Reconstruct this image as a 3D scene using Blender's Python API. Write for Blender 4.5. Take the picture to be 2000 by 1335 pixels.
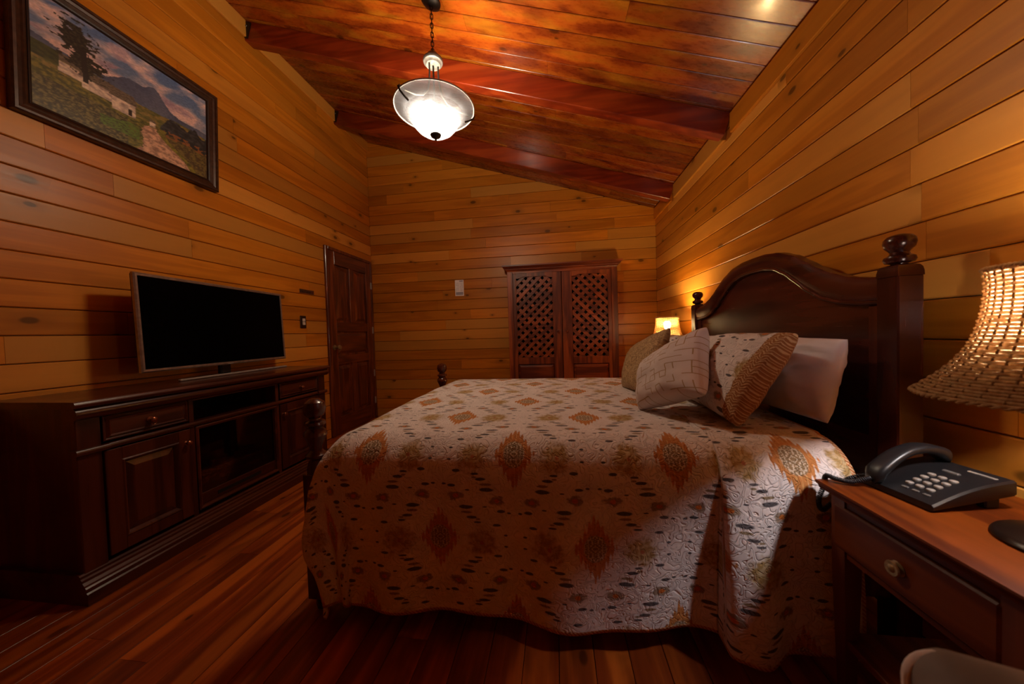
import bpy, bmesh, math, random
from mathutils import Matrix, Vector, noise as mnoise

for o in list(bpy.data.objects):
    bpy.data.objects.remove(o, do_unlink=True)
scene = bpy.context.scene
COL = scene.collection
R = math.radians
random.seed(7)

# ------------------------------------------------------------------ camera, world, exposure
cam_data = bpy.data.cameras.new('camera')
cam = bpy.data.objects.new('camera', cam_data)
COL.objects.link(cam)
scene.camera = cam
cam_data.sensor_width = 36.0
cam_data.lens = 640.47 / 2000.0 * 36.0
cam_data.clip_start = 0.02
YAW, PITCH, ROLL = R(-7.712), R(-1.508), R(-1.734)
fw = Vector((math.sin(YAW) * math.cos(PITCH), math.cos(YAW) * math.cos(PITCH), math.sin(PITCH)))
rt = Vector((math.cos(YAW), -math.sin(YAW), 0))
up = rt.cross(fw)
rt2 = rt * math.cos(ROLL) + up * math.sin(ROLL)
up2 = up * math.cos(ROLL) - rt * math.sin(ROLL)
m3 = Matrix((rt2, up2, -fw)).transposed()
cam.matrix_world = Matrix.Translation((0, 0, 1.1)) @ m3.to_4x4()
cam_data.dof.use_dof = True
cam_data.dof.focus_distance = 2.6
cam_data.dof.aperture_fstop = 3.2

world = bpy.data.worlds.new('night')
scene.world = world
world.use_nodes = True
world.node_tree.nodes['Background'].inputs[0].default_value = (0.02, 0.02, 0.03, 1)
world.node_tree.nodes['Background'].inputs[1].default_value = 0.2

scene.view_settings.view_transform = 'Standard'
scene.view_settings.look = 'None'
scene.view_settings.gamma = 1.0
scene.view_settings.use_curve_mapping = False
scene.view_settings.exposure = 1.2
cy = scene.cycles
cy.max_bounces = 7
cy.diffuse_bounces = 4
cy.glossy_bounces = 3
cy.transmission_bounces = 4
cy.transparent_max_bounces = 10
cy.caustics_reflective = False
cy.caustics_refractive = False
cy.sample_clamp_indirect = 6.0
cy.use_adaptive_sampling = True
cy.adaptive_threshold = 0.06

PENDANT_W = 84.0        # strength of each pendant bulb
NEAR_W = 190.0           # bedside bulbs
FAR_W = 330.0

# ------------------------------------------------------------------ room numbers (metres)
XL, XR, YB, YN = -2.497, 1.2375, 4.246, -1.35
SLOPE, CZ = 0.3186, 2.966
def ceil_z(x):
    return CZ - SLOPE * x

# ------------------------------------------------------------------ node expression helper
class S:
    def __init__(s, nt, sock):
        s.nt, s.k = nt, sock
    def _m(s, op, b=None, c=None):
        n = s.nt.nodes.new('ShaderNodeMath')
        n.operation = op
        for i, v in enumerate((s, b, c)):
            if v is None:
                continue
            if isinstance(v, S):
                s.nt.links.new(v.k, n.inputs[i])
            else:
                n.inputs[i].default_value = v
        return S(s.nt, n.outputs[0])
    def __add__(s, b): return s._m('ADD', b)
    __radd__ = __add__
    def __sub__(s, b): return s._m('SUBTRACT', b)
    def __rsub__(s, b): return (s * -1.0) + b
    def __mul__(s, b): return s._m('MULTIPLY', b)
    __rmul__ = __mul__
    def __truediv__(s, b): return s._m('DIVIDE', b)
    def abs(s): return s._m('ABSOLUTE')
    def floor(s): return s._m('FLOOR')
    def frac(s): return s._m('FRACT')
    def sin(s): return s._m('SINE')
    def sqrt(s): return s._m('SQRT')
    def pow(s, e): return s._m('POWER', e)
    def gt(s, b): return s._m('GREATER_THAN', b)
    def lt(s, b): return s._m('LESS_THAN', b)
    def mx(s, b): return s._m('MAXIMUM', b)
    def mn(s, b): return s._m('MINIMUM', b)
    def pingpong(s, b): return s._m('PINGPONG', b)
    def smooth(s, e0, e1, a=0.0, b=1.0):
        n = s.nt.nodes.new('ShaderNodeMapRange')
        n.interpolation_type = 'SMOOTHSTEP'
        s.nt.links.new(s.k, n.inputs['Value'])
        for nm, v in (('From Min', e0), ('From Max', e1), ('To Min', a), ('To Max', b)):
            n.inputs[nm].default_value = v
        return S(s.nt, n.outputs['Result'])

class Mat:
    """one procedural material under construction"""
    def __init__(s, name):
        s.m = bpy.data.materials.new(name)
        s.m.use_nodes = True
        s.nt = s.m.node_tree
        s.bsdf = s.nt.nodes['Principled BSDF']
        s.out = s.nt.nodes['Material Output']
    def node(s, t, **kw):
        n = s.nt.nodes.new(t)
        for k, v in kw.items():
            setattr(n, k, v)
        return n
    def link(s, a, b):
        s.nt.links.new(a.k if isinstance(a, S) else a, b)
    def coord(s, which='Object'):
        return s.node('ShaderNodeTexCoord').outputs[which]
    def xyz(s, vec):
        n = s.node('ShaderNodeSeparateXYZ')
        s.link(vec, n.inputs[0])
        return [S(s.nt, n.outputs[i]) for i in range(3)]
    def vec(s, x, y, z=0.0):
        n = s.node('ShaderNodeCombineXYZ')
        for i, v in enumerate((x, y, z)):
            if isinstance(v, S):
                s.link(v, n.inputs[i])
            else:
                n.inputs[i].default_value = v
        return n.outputs[0]
    def rand(s):
        return S(s.nt, s.node('ShaderNodeObjectInfo').outputs['Random'])
    def noise(s, vec, scale=1.0, detail=3.0, rough=0.5, dist=0.0):
        n = s.node('ShaderNodeTexNoise')
        s.link(vec, n.inputs['Vector'])
        n.inputs['Scale'].default_value = scale
        n.inputs['Detail'].default_value = detail
        n.inputs['Roughness'].default_value = rough
        n.inputs['Distortion'].default_value = dist
        return S(s.nt, n.outputs[0])
    def voro(s, vec, scale=1.0, rnd=1.0, dims='3D'):
        n = s.node('ShaderNodeTexVoronoi', voronoi_dimensions=dims)
        s.link(vec, n.inputs['Vector'])
        n.inputs['Scale'].default_value = scale
        n.inputs['Randomness'].default_value = rnd
        sp = s.node('ShaderNodeSeparateColor')
        s.link(n.outputs['Color'], sp.inputs[0])
        return S(s.nt, n.outputs['Distance']), S(s.nt, sp.outputs[0]), S(s.nt, sp.outputs[1])
    def mix(s, fac, a, b, mode='MIX'):
        n = s.node('ShaderNodeMix', data_type='RGBA', blend_type=mode)
        if isinstance(fac, S): s.link(fac, n.inputs[0])
        else: n.inputs[0].default_value = fac
        for v, sock in ((a, n.inputs[6]), (b, n.inputs[7])):
            if isinstance(v, (tuple, list)): sock.default_value = (*v[:3], 1)
            elif isinstance(v, S): s.link(v, sock)
            else: s.link(v, sock)
        return n.outputs[2]
    def done(s, color=None, rough=0.5, metal=0.0, bump=None, bstr=0.2, bdist=0.01, spec=0.5, coat=0.0):
        if color is not None:
            if isinstance(color, (tuple, list)): s.bsdf.inputs['Base Color'].default_value = (*color[:3], 1)
            else: s.link(color, s.bsdf.inputs['Base Color'])
        if isinstance(rough, S): s.link(rough, s.bsdf.inputs['Roughness'])
        else: s.bsdf.inputs['Roughness'].default_value = rough
        s.bsdf.inputs['Metallic'].default_value = metal
        s.bsdf.inputs['Specular IOR Level'].default_value = spec
        s.bsdf.inputs['Coat Weight'].default_value = coat
        s.bsdf.inputs['Coat Roughness'].default_value = 0.12
        if bump is not None:
            n = s.node('ShaderNodeBump')
            n.inputs['Strength'].default_value = bstr
            n.inputs['Distance'].default_value = bdist
            s.link(bump, n.inputs['Height'])
            s.link(n.outputs[0], s.bsdf.inputs['Normal'])
        return s.m

def wood(name, axis, dark, mid, light, tone=(0.8, 1.15), knots=0.0, rough=0.42, grain=1.0, blotch=0.0, spec=0.5, coat=0.0, pale=None, random_on=True, flat=None):
    """wood with grain running along axis 0/1/2; tone and figure differ from piece to piece"""
    M = Mat(name)
    x, y, z = M.xyz(M.coord())
    r = M.rand() if random_on else None
    c = [x, y, z]
    if r is not None:
        r2 = (r * 91.7).frac()
        c = [c[0] + r * 37.0, c[1] + r2 * 53.0, c[2] + (r * 17.3).frac() * 29.0]
    L = c[axis]
    A, Bc = [c[i] for i in range(3) if i != axis]
    v1 = M.vec(L * 0.9, A * 9.0, Bc * 9.0)
    warp = M.noise(v1, 1.0, 2.0, 0.5)
    fine = M.noise(M.vec(L * 3.0, A * 70.0, Bc * 70.0), 1.0, 3.0, 0.6)
    rings = ((warp * 26.0 * grain).sin() * 0.5 + 0.5).pow(1.6)
    f = rings * 0.35 + fine * 0.65
    col = M.mix(f.smooth(0.22, 0.8), dark, mid)
    col = M.mix(warp.smooth(0.45, 0.75) * 0.7, col, light)
    if r is not None:
        if pale is not None:
            col = M.mix(r2.smooth(0.6, 0.95) * 0.75, col, pale)
        t = (r * 7.77).frac().smooth(0.0, 1.0, tone[0], tone[1])
        mul = M.vec(t, t, t)
        col = M.mix(1.0, col, mul, 'MULTIPLY')
    if blotch:
        b = M.noise(M.vec(L * 1.6, A * 5.0, Bc * 5.0), 1.0, 3.0, 0.55, 0.8)
        col = M.mix(b.smooth(0.5, 0.72) * blotch, col, tuple(k * 0.35 for k in dark))
    if knots:
        if flat is not None:
            fr_ax = [i for i in range(3) if i not in (axis, flat)][0]
            d, k1, k2 = M.voro(M.vec(L * 3.4, c[fr_ax] * 6.5, 0.0), 1.0, dims='2D')
        else:
            d, k1, k2 = M.voro(M.vec(L * 2.3, A * 6.5, Bc * 6.5), 1.0)
        on = k1.gt(1.0 - knots)
        size = k2 * 0.10 + 0.055
        kn = (d / size)
        core = (1.0 - kn.smooth(0.55, 1.05)) * on
        halo = (1.0 - kn.smooth(0.9, 3.2)) * on
        col = M.mix(halo * 0.55, col, tuple(k * 0.55 for k in mid))
        col = M.mix(core * 0.8, col, tuple(k * 0.14 for k in mid))
    rg = fine * 0.12 + (rough - 0.06)
    return M.done(col, rg, bump=f, bstr=0.12, bdist=0.003, spec=spec, coat=coat)

PINE_D, PINE_M, PINE_L, PINE_P = (0.50, 0.155, 0.009), (0.62, 0.205, 0.013), (0.67, 0.245, 0.022), (0.70, 0.315, 0.055)
pine_y = wood('honey pine boards along the room', 1, PINE_D, PINE_M, PINE_L, (0.78, 1.08), 0.15, 0.38, spec=0.35, pale=PINE_P, flat=0)
pine_x = wood('honey pine boards across the room', 0, PINE_D, PINE_M, PINE_L, (0.78, 1.08), 0.15, 0.38, spec=0.35, pale=PINE_P, flat=1)
red_x = wood('varnished red ceiling boards', 0, (0.17, 0.020, 0.002), (0.36, 0.066, 0.004), (0.54, 0.185, 0.009), (0.58, 1.12), 0.22, 0.28, 0.6, 0.6, coat=0.15, flat=2)
red_beam = wood('varnished red beam', 0, (0.16, 0.014, 0.003), (0.30, 0.034, 0.006), (0.38, 0.060, 0.010), (0.9, 1.1), 0.06, 0.30, 0.8, 0.4, coat=0.2)
floor_y = wood('oiled red brown floor boards', 1, (0.22, 0.036, 0.005), (0.47, 0.098, 0.011), (0.64, 0.165, 0.020), (0.66, 1.15), 0.20, 0.33, 0.9, 0.6, flat=2)
dark_y = wood('dark mahogany stain lengthways', 1, (0.036, 0.0062, 0.0026), (0.080, 0.0165, 0.0058), (0.115, 0.027, 0.010), (0.95, 1.05), 0, 0.30, coat=0.3)
dark_z = wood('dark mahogany stain upright', 2, (0.036, 0.0062, 0.0026), (0.080, 0.0165, 0.0058), (0.115, 0.027, 0.010), (0.95, 1.05), 0, 0.30, coat=0.3)
bed_z = wood('polished dark bed wood upright', 2, (0.032, 0.0052, 0.0024), (0.080, 0.0140, 0.0055), (0.12, 0.026, 0.010), (0.98, 1.02), 0, 0.25, coat=0.25)
bed_y = wood('polished dark bed wood lengthways', 1, (0.032, 0.0052, 0.0024), (0.080, 0.0140, 0.0055), (0.12, 0.026, 0.010), (0.98, 1.02), 0, 0.25, coat=0.25)
door_z = wood('red brown door wood upright', 2, (0.07, 0.012, 0.0035), (0.21, 0.045, 0.009), (0.30, 0.075, 0.015), (0.8, 1.15), 0.04, 0.33, 1.2, 0.5, coat=0.2)
door_y = wood('red brown door wood crossways', 1, (0.07, 0.012, 0.0035), (0.18, 0.038, 0.008), (0.26, 0.062, 0.013), (0.8, 1.1), 0.04, 0.33, 1.2, 0.5, coat=0.2)
ward_z = wood('weathered red wardrobe wood upright', 2, (0.12, 0.022, 0.007), (0.32, 0.068, 0.013), (0.44, 0.11, 0.022), (0.75, 1.2), 0.05, 0.42, 1.0, 0.55)
ward_x = wood('weathered red wardrobe wood crossways', 0, (0.12, 0.022, 0.007), (0.32, 0.068, 0.013), (0.44, 0.11, 0.022), (0.75, 1.2), 0.05, 0.42, 1.0, 0.55)
night_y = wood('cedar nightstand wood', 1, (0.070, 0.011, 0.0012), (0.140, 0.027, 0.002), (0.19, 0.043, 0.003), (0.95, 1.05), 0, 0.42, 1.3, 0.3, spec=0.22)
night_z = wood('cedar nightstand wood upright', 2, (0.11, 0.024, 0.006), (0.20, 0.048, 0.010), (0.26, 0.074, 0.016), (0.95, 1.05), 0, 0.40, 1.2, 0.3)

def plain(name, col, rough=0.5, metal=0.0, var=0.15, scale=30.0, bump=0.0, spec=0.5, coat=0.0):
    M = Mat(name)
    n = M.noise(M.coord(), scale, 3.0, 0.55)
    c = M.mix(n.smooth(0.3, 0.7), tuple(k * (1 - var) for k in col), tuple(min(1, k * (1 + var)) for k in col))
    return M.done(c, rough, metal, bump=n if bump else None, bstr=bump, bdist=0.002, spec=spec, coat=coat)

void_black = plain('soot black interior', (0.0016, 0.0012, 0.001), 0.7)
rim_glass = plain('milky glass rim', (0.42, 0.40, 0.40), 0.25)
rod_grey = plain('dark grey metal rod', (0.05, 0.045, 0.042), 0.45, 0.4)
iron = plain('dark bronze iron', (0.022, 0.014, 0.010), 0.4, 0.6)
pewter = plain('worn pewter', (0.17, 0.155, 0.14), 0.45, 0.5, 0.25, 60)
brass = plain('aged brass', (0.36, 0.25, 0.12), 0.36, 0.6, 0.3, 80)
copper = plain('antique copper', (0.25, 0.09, 0.045), 0.3, 0.9, 0.3, 80)
steel = plain('satin steel', (0.45, 0.42, 0.40), 0.38, 0.45, 0.1, 60)
tv_silver = plain('brushed grey tv bezel', (0.40, 0.35, 0.32), 0.32, 0.8, 0.15, 40)
tv_back = plain('black tv casing', (0.008, 0.007, 0.007), 0.45)
tv_glass = plain('switched off glossy screen', (0.0012, 0.001, 0.001), 0.15, 0, 0.1, spec=0.03)
phone_black = plain('black phone plastic', (0.006, 0.0055, 0.006), 0.38, 0, 0.15, 200)
phone_dark = plain('matt black phone underside', (0.006, 0.005, 0.006), 0.55)
phone_key = plain('pale printed key', (0.20, 0.17, 0.14), 0.5)
phone_grey = plain('grey phone window', (0.10, 0.09, 0.08), 0.3)
white_plastic = plain('ivory switch plastic', (0.62, 0.55, 0.48), 0.4)
plate_dark = plain('dark brown switch plate', (0.02, 0.006, 0.004), 0.4)
frame_wood = plain('bronze brown picture frame', (0.055, 0.022, 0.010), 0.38, 0.1, 0.3, 40)
frame_dark = plain('dark inner slip', (0.018, 0.007, 0.004), 0.45)
linen = plain('plain white cotton', (0.68, 0.60, 0.60), 0.85, 0, 0.04, 14, 0.15)
under_cloth = plain('mattress ticking', (0.5, 0.45, 0.42), 0.9)
seat_fabric = plain('taupe velvet upholstery', (0.22, 0.18, 0.16), 0.75, 0, 0.35, 9, 0.1)
piping_cream = plain('cream welt cord', (0.80, 0.74, 0.72), 0.7)
log_mat = plain('dark ceramic logs', (0.30, 0.12, 0.05), 0.8, 0, 0.6, 40, 0.6)
glass_fire = plain('smoked fireplace glass', (0.003, 0.002, 0.002), 0.06)
cord_black = plain('black coiled cord', (0.010, 0.009, 0.012), 0.4)
lamp_base_mat = plain('dark bronze lamp foot', (0.014, 0.007, 0.004), 0.3, 0.3)

# ------------------------------------------------------------------ mesh helpers
def wpos(o):
    p = Vector((0, 0, 0))
    while o is not None:
        p = p + o.location
        o = o.parent
    return p

def tag(o, label=None, cat=None, group=None, kind=None):
    if label: o['label'] = label
    if cat: o['category'] = cat
    if group: o['group'] = group
    if kind: o['kind'] = kind
    return o

def thing(name, loc, label, cat, group=None):
    o = bpy.data.objects.new(name, None)
    o.empty_display_size = 0.1
    COL.objects.link(o)
    o.location = loc
    return tag(o, label, cat, group)

class B:
    """collects shapes given in world metres into one mesh"""
    def __init__(s, xf=None):
        s.bm = bmesh.new()
        s.xf = xf
    def box(s, lo, hi, ch=0.0, seg=1):
        lo, hi = [min(a, b) for a, b in zip(lo, hi)], [max(a, b) for a, b in zip(lo, hi)]
        vs = [s.bm.verts.new((x, y, z)) for x in (lo[0], hi[0]) for y in (lo[1], hi[1]) for z in (lo[2], hi[2])]
        fs = [s.bm.faces.new([vs[i] for i in q]) for q in ((0, 1, 3, 2), (4, 6, 7, 5), (0, 4, 5, 1), (2, 3, 7, 6), (0, 2, 6, 4), (1, 5, 7, 3))]
        if ch:
            es = list({e for f in fs for e in f.edges})
            bmesh.ops.bevel(s.bm, geom=es, offset=ch, segments=seg, profile=0.5, affect='EDGES', clamp_overlap=True)
        return s
    def poly(s, verts, faces):
        vs = [s.bm.verts.new(v) for v in verts]
        for f in faces:
            try: s.bm.faces.new([vs[i] for i in f])
            except ValueError: pass
        return s
    def grid(s, pts, close_u=False, close_v=False):
        nu, nv = len(pts), len(pts[0])
        vs = [[s.bm.verts.new(p) for p in row] for row in pts]
        for i in range(nu if close_u else nu - 1):
            for j in range(nv if close_v else nv - 1):
                a, b, c, d = vs[i][j], vs[(i + 1) % nu][j], vs[(i + 1) % nu][(j + 1) % nv], vs[i][(j + 1) % nv]
                try: s.bm.faces.new((a, b, c, d))
                except ValueError: pass
        return vs
    def lathe(s, prof, c, seg=24, axis=2, cap=True):
        """profile of (radius, height) turned about an axis through c"""
        rows = []
        for r, h in prof:
            row = []
            for k in range(seg):
                a = 2 * math.pi * k / seg
                p = [0, 0, 0]
                p[axis] = h
                p[(axis + 1) % 3] = r * math.cos(a)
                p[(axis + 2) % 3] = r * math.sin(a)
                row.append((c[0] + p[0], c[1] + p[1], c[2] + p[2]))
            rows.append(row)
        vs = s.grid(rows, close_v=True)
        if cap:
            for row, r in ((vs[0], prof[0][0]), (vs[-1], prof[-1][0])):
                if r > 1e-5:
                    s.bm.faces.new(row)
        return s
    def tube(s, path, r, seg=8, closed=False, cap=True):
        path = [Vector(p) for p in path]
        n = len(path)
        rows = []
        ref = None
        for i, p in enumerate(path):
            if closed: t = path[(i + 1) % n] - path[i - 1]
            else: t = path[min(i + 1, n - 1)] - path[max(i - 1, 0)]
            t.normalize()
            if ref is None:
                ref = Vector((0, 0, 1)) if abs(t.z) < 0.9 else Vector((1, 0, 0))
            ref = (ref - t * ref.dot(t))
            ref.normalize()
            bn = t.cross(ref)
            rr = r[i] if isinstance(r, (list, tuple)) else r
            rows.append([p + ref * rr * math.cos(2 * math.pi * k / seg) + bn * rr * math.sin(2 * math.pi * k / seg) for k in range(seg)])
        vs = s.grid(rows, close_u=closed, close_v=True)
        if cap and not closed:
            s.bm.faces.new(vs[0]); s.bm.faces.new(vs[-1])
        return s
    def prism(s, outline, a0, a1, axis=1):
        """outline of 2-d points pushed along an axis; the two free axes in x,y,z order"""
        free = [i for i in range(3) if i != axis]
        n = len(outline)
        vs = []
        for a in (a0, a1):
            for u, v in outline:
                p = [0, 0, 0]
                p[axis] = a; p[free[0]] = u; p[free[1]] = v
                vs.append(s.bm.verts.new(p))
        s.bm.faces.new(vs[:n]); s.bm.faces.new(vs[n:])
        for i in range(n):
            j = (i + 1) % n
            s.bm.faces.new((vs[i], vs[j], vs[n + j], vs[n + i]))
        return s
    def build(s, name, mat, parent=None, smooth=40, uv=None, recalc=True):
        bm = s.bm
        if s.xf is not None:
            for v in bm.verts:
                v.co = s.xf(v.co) if callable(s.xf) else s.xf @ v.co
        if recalc:
            bmesh.ops.recalc_face_normals(bm, faces=bm.faces)
        off = wpos(parent) if parent is not None else Vector((0, 0, 0))
        if off.length:
            bmesh.ops.translate(bm, verts=bm.verts, vec=-off)
        me = bpy.data.meshes.new(name)
        bm.to_mesh(me)
        bm.free()
        if mat: me.materials.append(mat)
        if smooth:
            me.polygons.foreach_set('use_smooth', [True] * len(me.polygons))
            me.set_sharp_from_angle(angle=R(smooth))
        o = bpy.data.objects.new(name, me)
        COL.objects.link(o)
        o.parent = parent
        return o

def copy_tree(o, parent=None):
    c = o.copy()
    COL.objects.link(c)
    c.parent = parent
    for ch in list(o.children):
        copy_tree(ch, c)
    return c

# ------------------------------------------------------------------ the room shell
def plank(parent, mat, l0, l1, w0, w1, place, t=0.018, ch=0.004, gap=0.0018, egap=0.0006, clip=None):
    l0, l1, w0, w1 = l0 + egap, l1 - egap, w0 + gap, w1 - gap
    prof = [(w0, 0), (w0, t - ch), (w0 + ch, t), (w1 - ch, t), (w1, t - ch), (w1, 0)]
    b = B()
    vs = [place(l, w, d) for l in (l0, l1) for w, d in prof]
    fs = [(i, (i + 1) % 6, 6 + (i + 1) % 6, 6 + i) for i in range(6)] + [(0, 1, 2, 3, 4, 5), (6, 7, 8, 9, 10, 11)]
    b.poly(vs, fs)
    if clip:
        g = b.bm.verts[:] + b.bm.edges[:] + b.bm.faces[:]
        bmesh.ops.bisect_plane(b.bm, geom=g, plane_co=clip[0], plane_no=clip[1], clear_outer=True)
        bmesh.ops.holes_fill(b.bm, edges=b.bm.edges[:], sides=0)
        if not b.bm.faces:
            b.bm.free()
            return None
    return b.build('plank', mat, parent, smooth=0)

def joints(a0, a1, rnd, lo=1.1, hi=2.7, must=None):
    out = [a0]
    p = a0 + rnd.uniform(0.25, hi)
    while p < a1 - 0.35:
        out.append(p)
        p += rnd.uniform(lo, hi)
    out.append(a1)
    return out

PITCH_W = 0.1325
T = 0.018
def struct(o):
    o['kind'] = 'structure'
    return o

rnd = random.Random(21)
# left wall
wall_left = struct(B().box((XL - 0.12, YN - 0.1, -0.05), (XL - T, YB + 0.1, 4.05)).build('wall_left', frame_dark, smooth=0))
k = 0
while True:
    z0 = 0.0985 + PITCH_W * (k - 1)
    z1 = z0 + PITCH_W
    if z0 > 3.78: break
    js = joints(YN, YB - 0.001, rnd)
    for a, b_ in zip(js, js[1:]):
        segs = [(a, b_)]
        if z0 < 2.02:                       # leave the doorway open
            segs = [(p, q) for p, q in ((a, min(b_, 3.35)), (max(a, 4.175), b_)) if q - p > 0.01]
        for p, q in segs:
            plank(wall_left, pine_y, p, q, max(z0, 0.001), z1, lambda l, w, d: (XL - T + d, l, w), clip=((XL, 0, 3.768), (0, 0, 1)) if z1 > 3.7 else None)
    k += 1
# right wall
wall_right = struct(B().box((XR + T, YN - 0.1, -0.05), (XR + 0.12, YB + 0.1, 2.9)).build('wall_right', frame_dark, smooth=0))
fixed = {14: [1.335], 13: [1.31], 15: [2.3], 12: [1.335], 11: [1.30], 16: [1.345], 10: [1.285, 2.58]}
for k in range(0, 21):
    z0 = 0.1105 + PITCH_W * (k - 1)
    js = joints(YN, YB - 0.001, rnd)
    if k in fixed:
        js = [YN] + fixed[k] + [YB - 0.001]
    for a, b_ in zip(js, js[1:]):
        plank(wall_right, pine_y, a, b_, max(z0, 0.001), min(z0 + PITCH_W, 2.572), lambda l, w, d: (XR + T - d, l, w))
# back wall, cut along the slope of the roof
wall_back = struct(B().poly([(XL - 0.1, y, z) for y in (YB + T, YB + 0.12) for z in (-0.05,)] + [(XR + 0.1, y, -0.05) for y in (YB + T, YB + 0.12)] +
    [(XL - 0.1, y, ceil_z(XL) + 0.06) for y in (YB + T, YB + 0.12)] + [(XR + 0.1, y, ceil_z(XR) + 0.0) for y in (YB + T, YB + 0.12)],
    [(0, 2, 6, 4), (1, 5, 7, 3), (0, 4, 5, 1), (2, 3, 7, 6), (4, 6, 7, 5), (0, 1, 3, 2)]).build('wall_back', frame_dark, smooth=0))
cn = Vector((SLOPE, 0, 1)).normalized()
for k in range(0, 30):
    z0 = 0.1125 + PITCH_W * (k - 1)
    xmax = min(XR, (CZ - z0) / SLOPE)
    if xmax < XL + 0.05: break
    js = joints(XL, XR, rnd, 0.8, 2.0)
    for a, b_ in zip(js, js[1:]):
        if a > xmax: continue
        cl = ((0, YB, CZ - 0.001), cn) if ceil_z(b_) < z0 + PITCH_W + 0.01 else None
        plank(wall_back, pine_x, a, b_, max(z0, 0.001), z0 + PITCH_W, lambda l, w, d: (l, YB + T - d, w), clip=cl)
# wall behind the camera
wall_near = struct(B().poly([(XL - 0.1, y, -0.05) for y in (YN - 0.12, YN)] + [(XR + 0.1, y, -0.05) for y in (YN - 0.12, YN)] +
    [(XL - 0.1, y, ceil_z(XL) + 0.06) for y in (YN - 0.12, YN)] + [(XR + 0.1, y, ceil_z(XR)) for y in (YN - 0.12, YN)],
    [(0, 2, 6, 4), (1, 5, 7, 3), (0, 4, 5, 1), (2, 3, 7, 6), (4, 6, 7, 5), (0, 1, 3, 2)]).build('wall_near', pine_x, smooth=0))
# floor
floor = struct(B().box((XL - 0.1, YN - 0.1, -0.12), (XR + 0.1, YB + 0.1, -T)).build('floor', frame_dark, smooth=0))
FP = 0.118
nb = int((XR - XL) / FP) + 1
for i in range(nb):
    x0 = XL + i * FP
    x1 = min(x0 + FP, XR)
    js = joints(YN, YB, rnd, 1.3, 3.2)
    for a, b_ in zip(js, js[1:]):
        plank(floor, floor_y, a, b_, x0, x1, lambda l, w, d: (w, l, -T + d), ch=0.0007, gap=0.0012)
# ceiling
ct = math.atan(SLOPE)
ex = Vector((math.cos(ct), 0, -math.sin(ct)))
en = Vector((-math.sin(ct), 0, -math.cos(ct)))     # down out of the ceiling
org = Vector((XL, 0, ceil_z(XL)))
clen = (XR - XL) / math.cos(ct)
b = B()
pts = []
for l in (-0.12, clen + 0.12):
    for y in (YN - 0.1, YB + 0.1):
        for d in (-T, -0.12):
            pts.append(org + ex * l + Vector((0, y, 0)) + en * (d))
b.poly(pts, [(0, 1, 3, 2), (4, 6, 7, 5), (0, 4, 5, 1), (2, 3, 7, 6), (0, 2, 6, 4), (1, 5, 7, 3)])
ceiling = struct(b.build('ceiling', frame_dark, smooth=0))
y = 1.848 - 0.1215 * 27
while y < YB:
    if y + 0.1215 > YN:
        js = joints(0.0, clen, rnd, 0.7, 2.2)
        for a, b_ in zip(js, js[1:]):
            plank(ceiling, red_x, a, b_, max(y, YN), min(y + 0.1215, YB),
                  lambda l, w, d: org + ex * l + Vector((0, w, 0)) + en * (d - T), ch=0.003, gap=0.0022)
    y += 0.1215
# beams with their iron brackets
beam_labels = ['thick red ceiling beam crossing just behind the hanging lamp', 'farthest red ceiling beam crossing near the back wall']
for i, y0 in enumerate((2.478, 3.578)):
    t = thing('ceiling_beam', (XL, y0, 3.6), beam_labels[i], 'beam', 'sloping ceiling beams')
    D = 0.158
    b = B()
    pts = [org + ex * l + Vector((0, yy, 0)) + en * d for l in (0.003, clen - 0.003) for yy in (y0, y0 + 0.085) for d in (0.001, D)]
    b.poly(pts, [(0, 1, 3, 2), (4, 6, 7, 5), (0, 4, 5, 1), (2, 3, 7, 6), (0, 2, 6, 4), (1, 5, 7, 3)])
    es = b.bm.edges[:]
    bmesh.ops.bevel(b.bm, geom=es, offset=0.004, segments=1, affect='EDGES')
    b.build('timber', red_beam, t, smooth=0)
    b = B()
    pts = [org + ex * l + Vector((0, yy, 0)) + en * d for l in (0.004, 0.075) for yy in (y0 - 0.006, y0 + 0.002) for d in (0.012, D - 0.02)]
    b.poly(pts, [(0, 1, 3, 2), (4, 6, 7, 5), (0, 4, 5, 1), (2, 3, 7, 6), (0, 2, 6, 4), (1, 5, 7, 3)])
    br = b.build('bracket', iron, t, smooth=0)
    for d in (0.045, 0.10):
        p = org + ex * 0.04 + Vector((0, y0 - 0.006, 0)) + en * d
        B().lathe([(0.008, 0), (0.007, -0.004), (0.0, -0.006)], p, 10, 1).build('bolt', pewter, br)
# trim boards between the beams, under the ceiling
n = 0
for x, zt in ((XL, 3.756), (XR, 2.566)):
    for ya, yb in ((YN, 2.478), (2.565, 3.578), (3.665, YB)):
        n += 1
        sx = 1 if x < 0 else -1
        b = B().box((x, ya + 0.001, zt - 0.135), (x + sx * 0.02, yb - 0.001, zt + (0 if sx > 0 else -0.002)), 0.003)
        tr = struct(b.build('trim_%d' % n, pine_y, smooth=0))

# ------------------------------------------------------------------ framed joinery
def frust(b, a0, b0, a1, b1, d0, d1, inset):
    v = [(a0, b0, d0), (a1, b0, d0), (a1, b1, d0), (a0, b1, d0),
         (a0 + inset, b0 + inset, d1), (a1 - inset, b0 + inset, d1), (a1 - inset, b1 - inset, d1), (a0 + inset, b1 - inset, d1)]
    b.poly(v, [(0, 1, 5, 4), (1, 2, 6, 5), (2, 3, 7, 6), (3, 0, 4, 7), (4, 5, 6, 7)])
    return b

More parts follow.
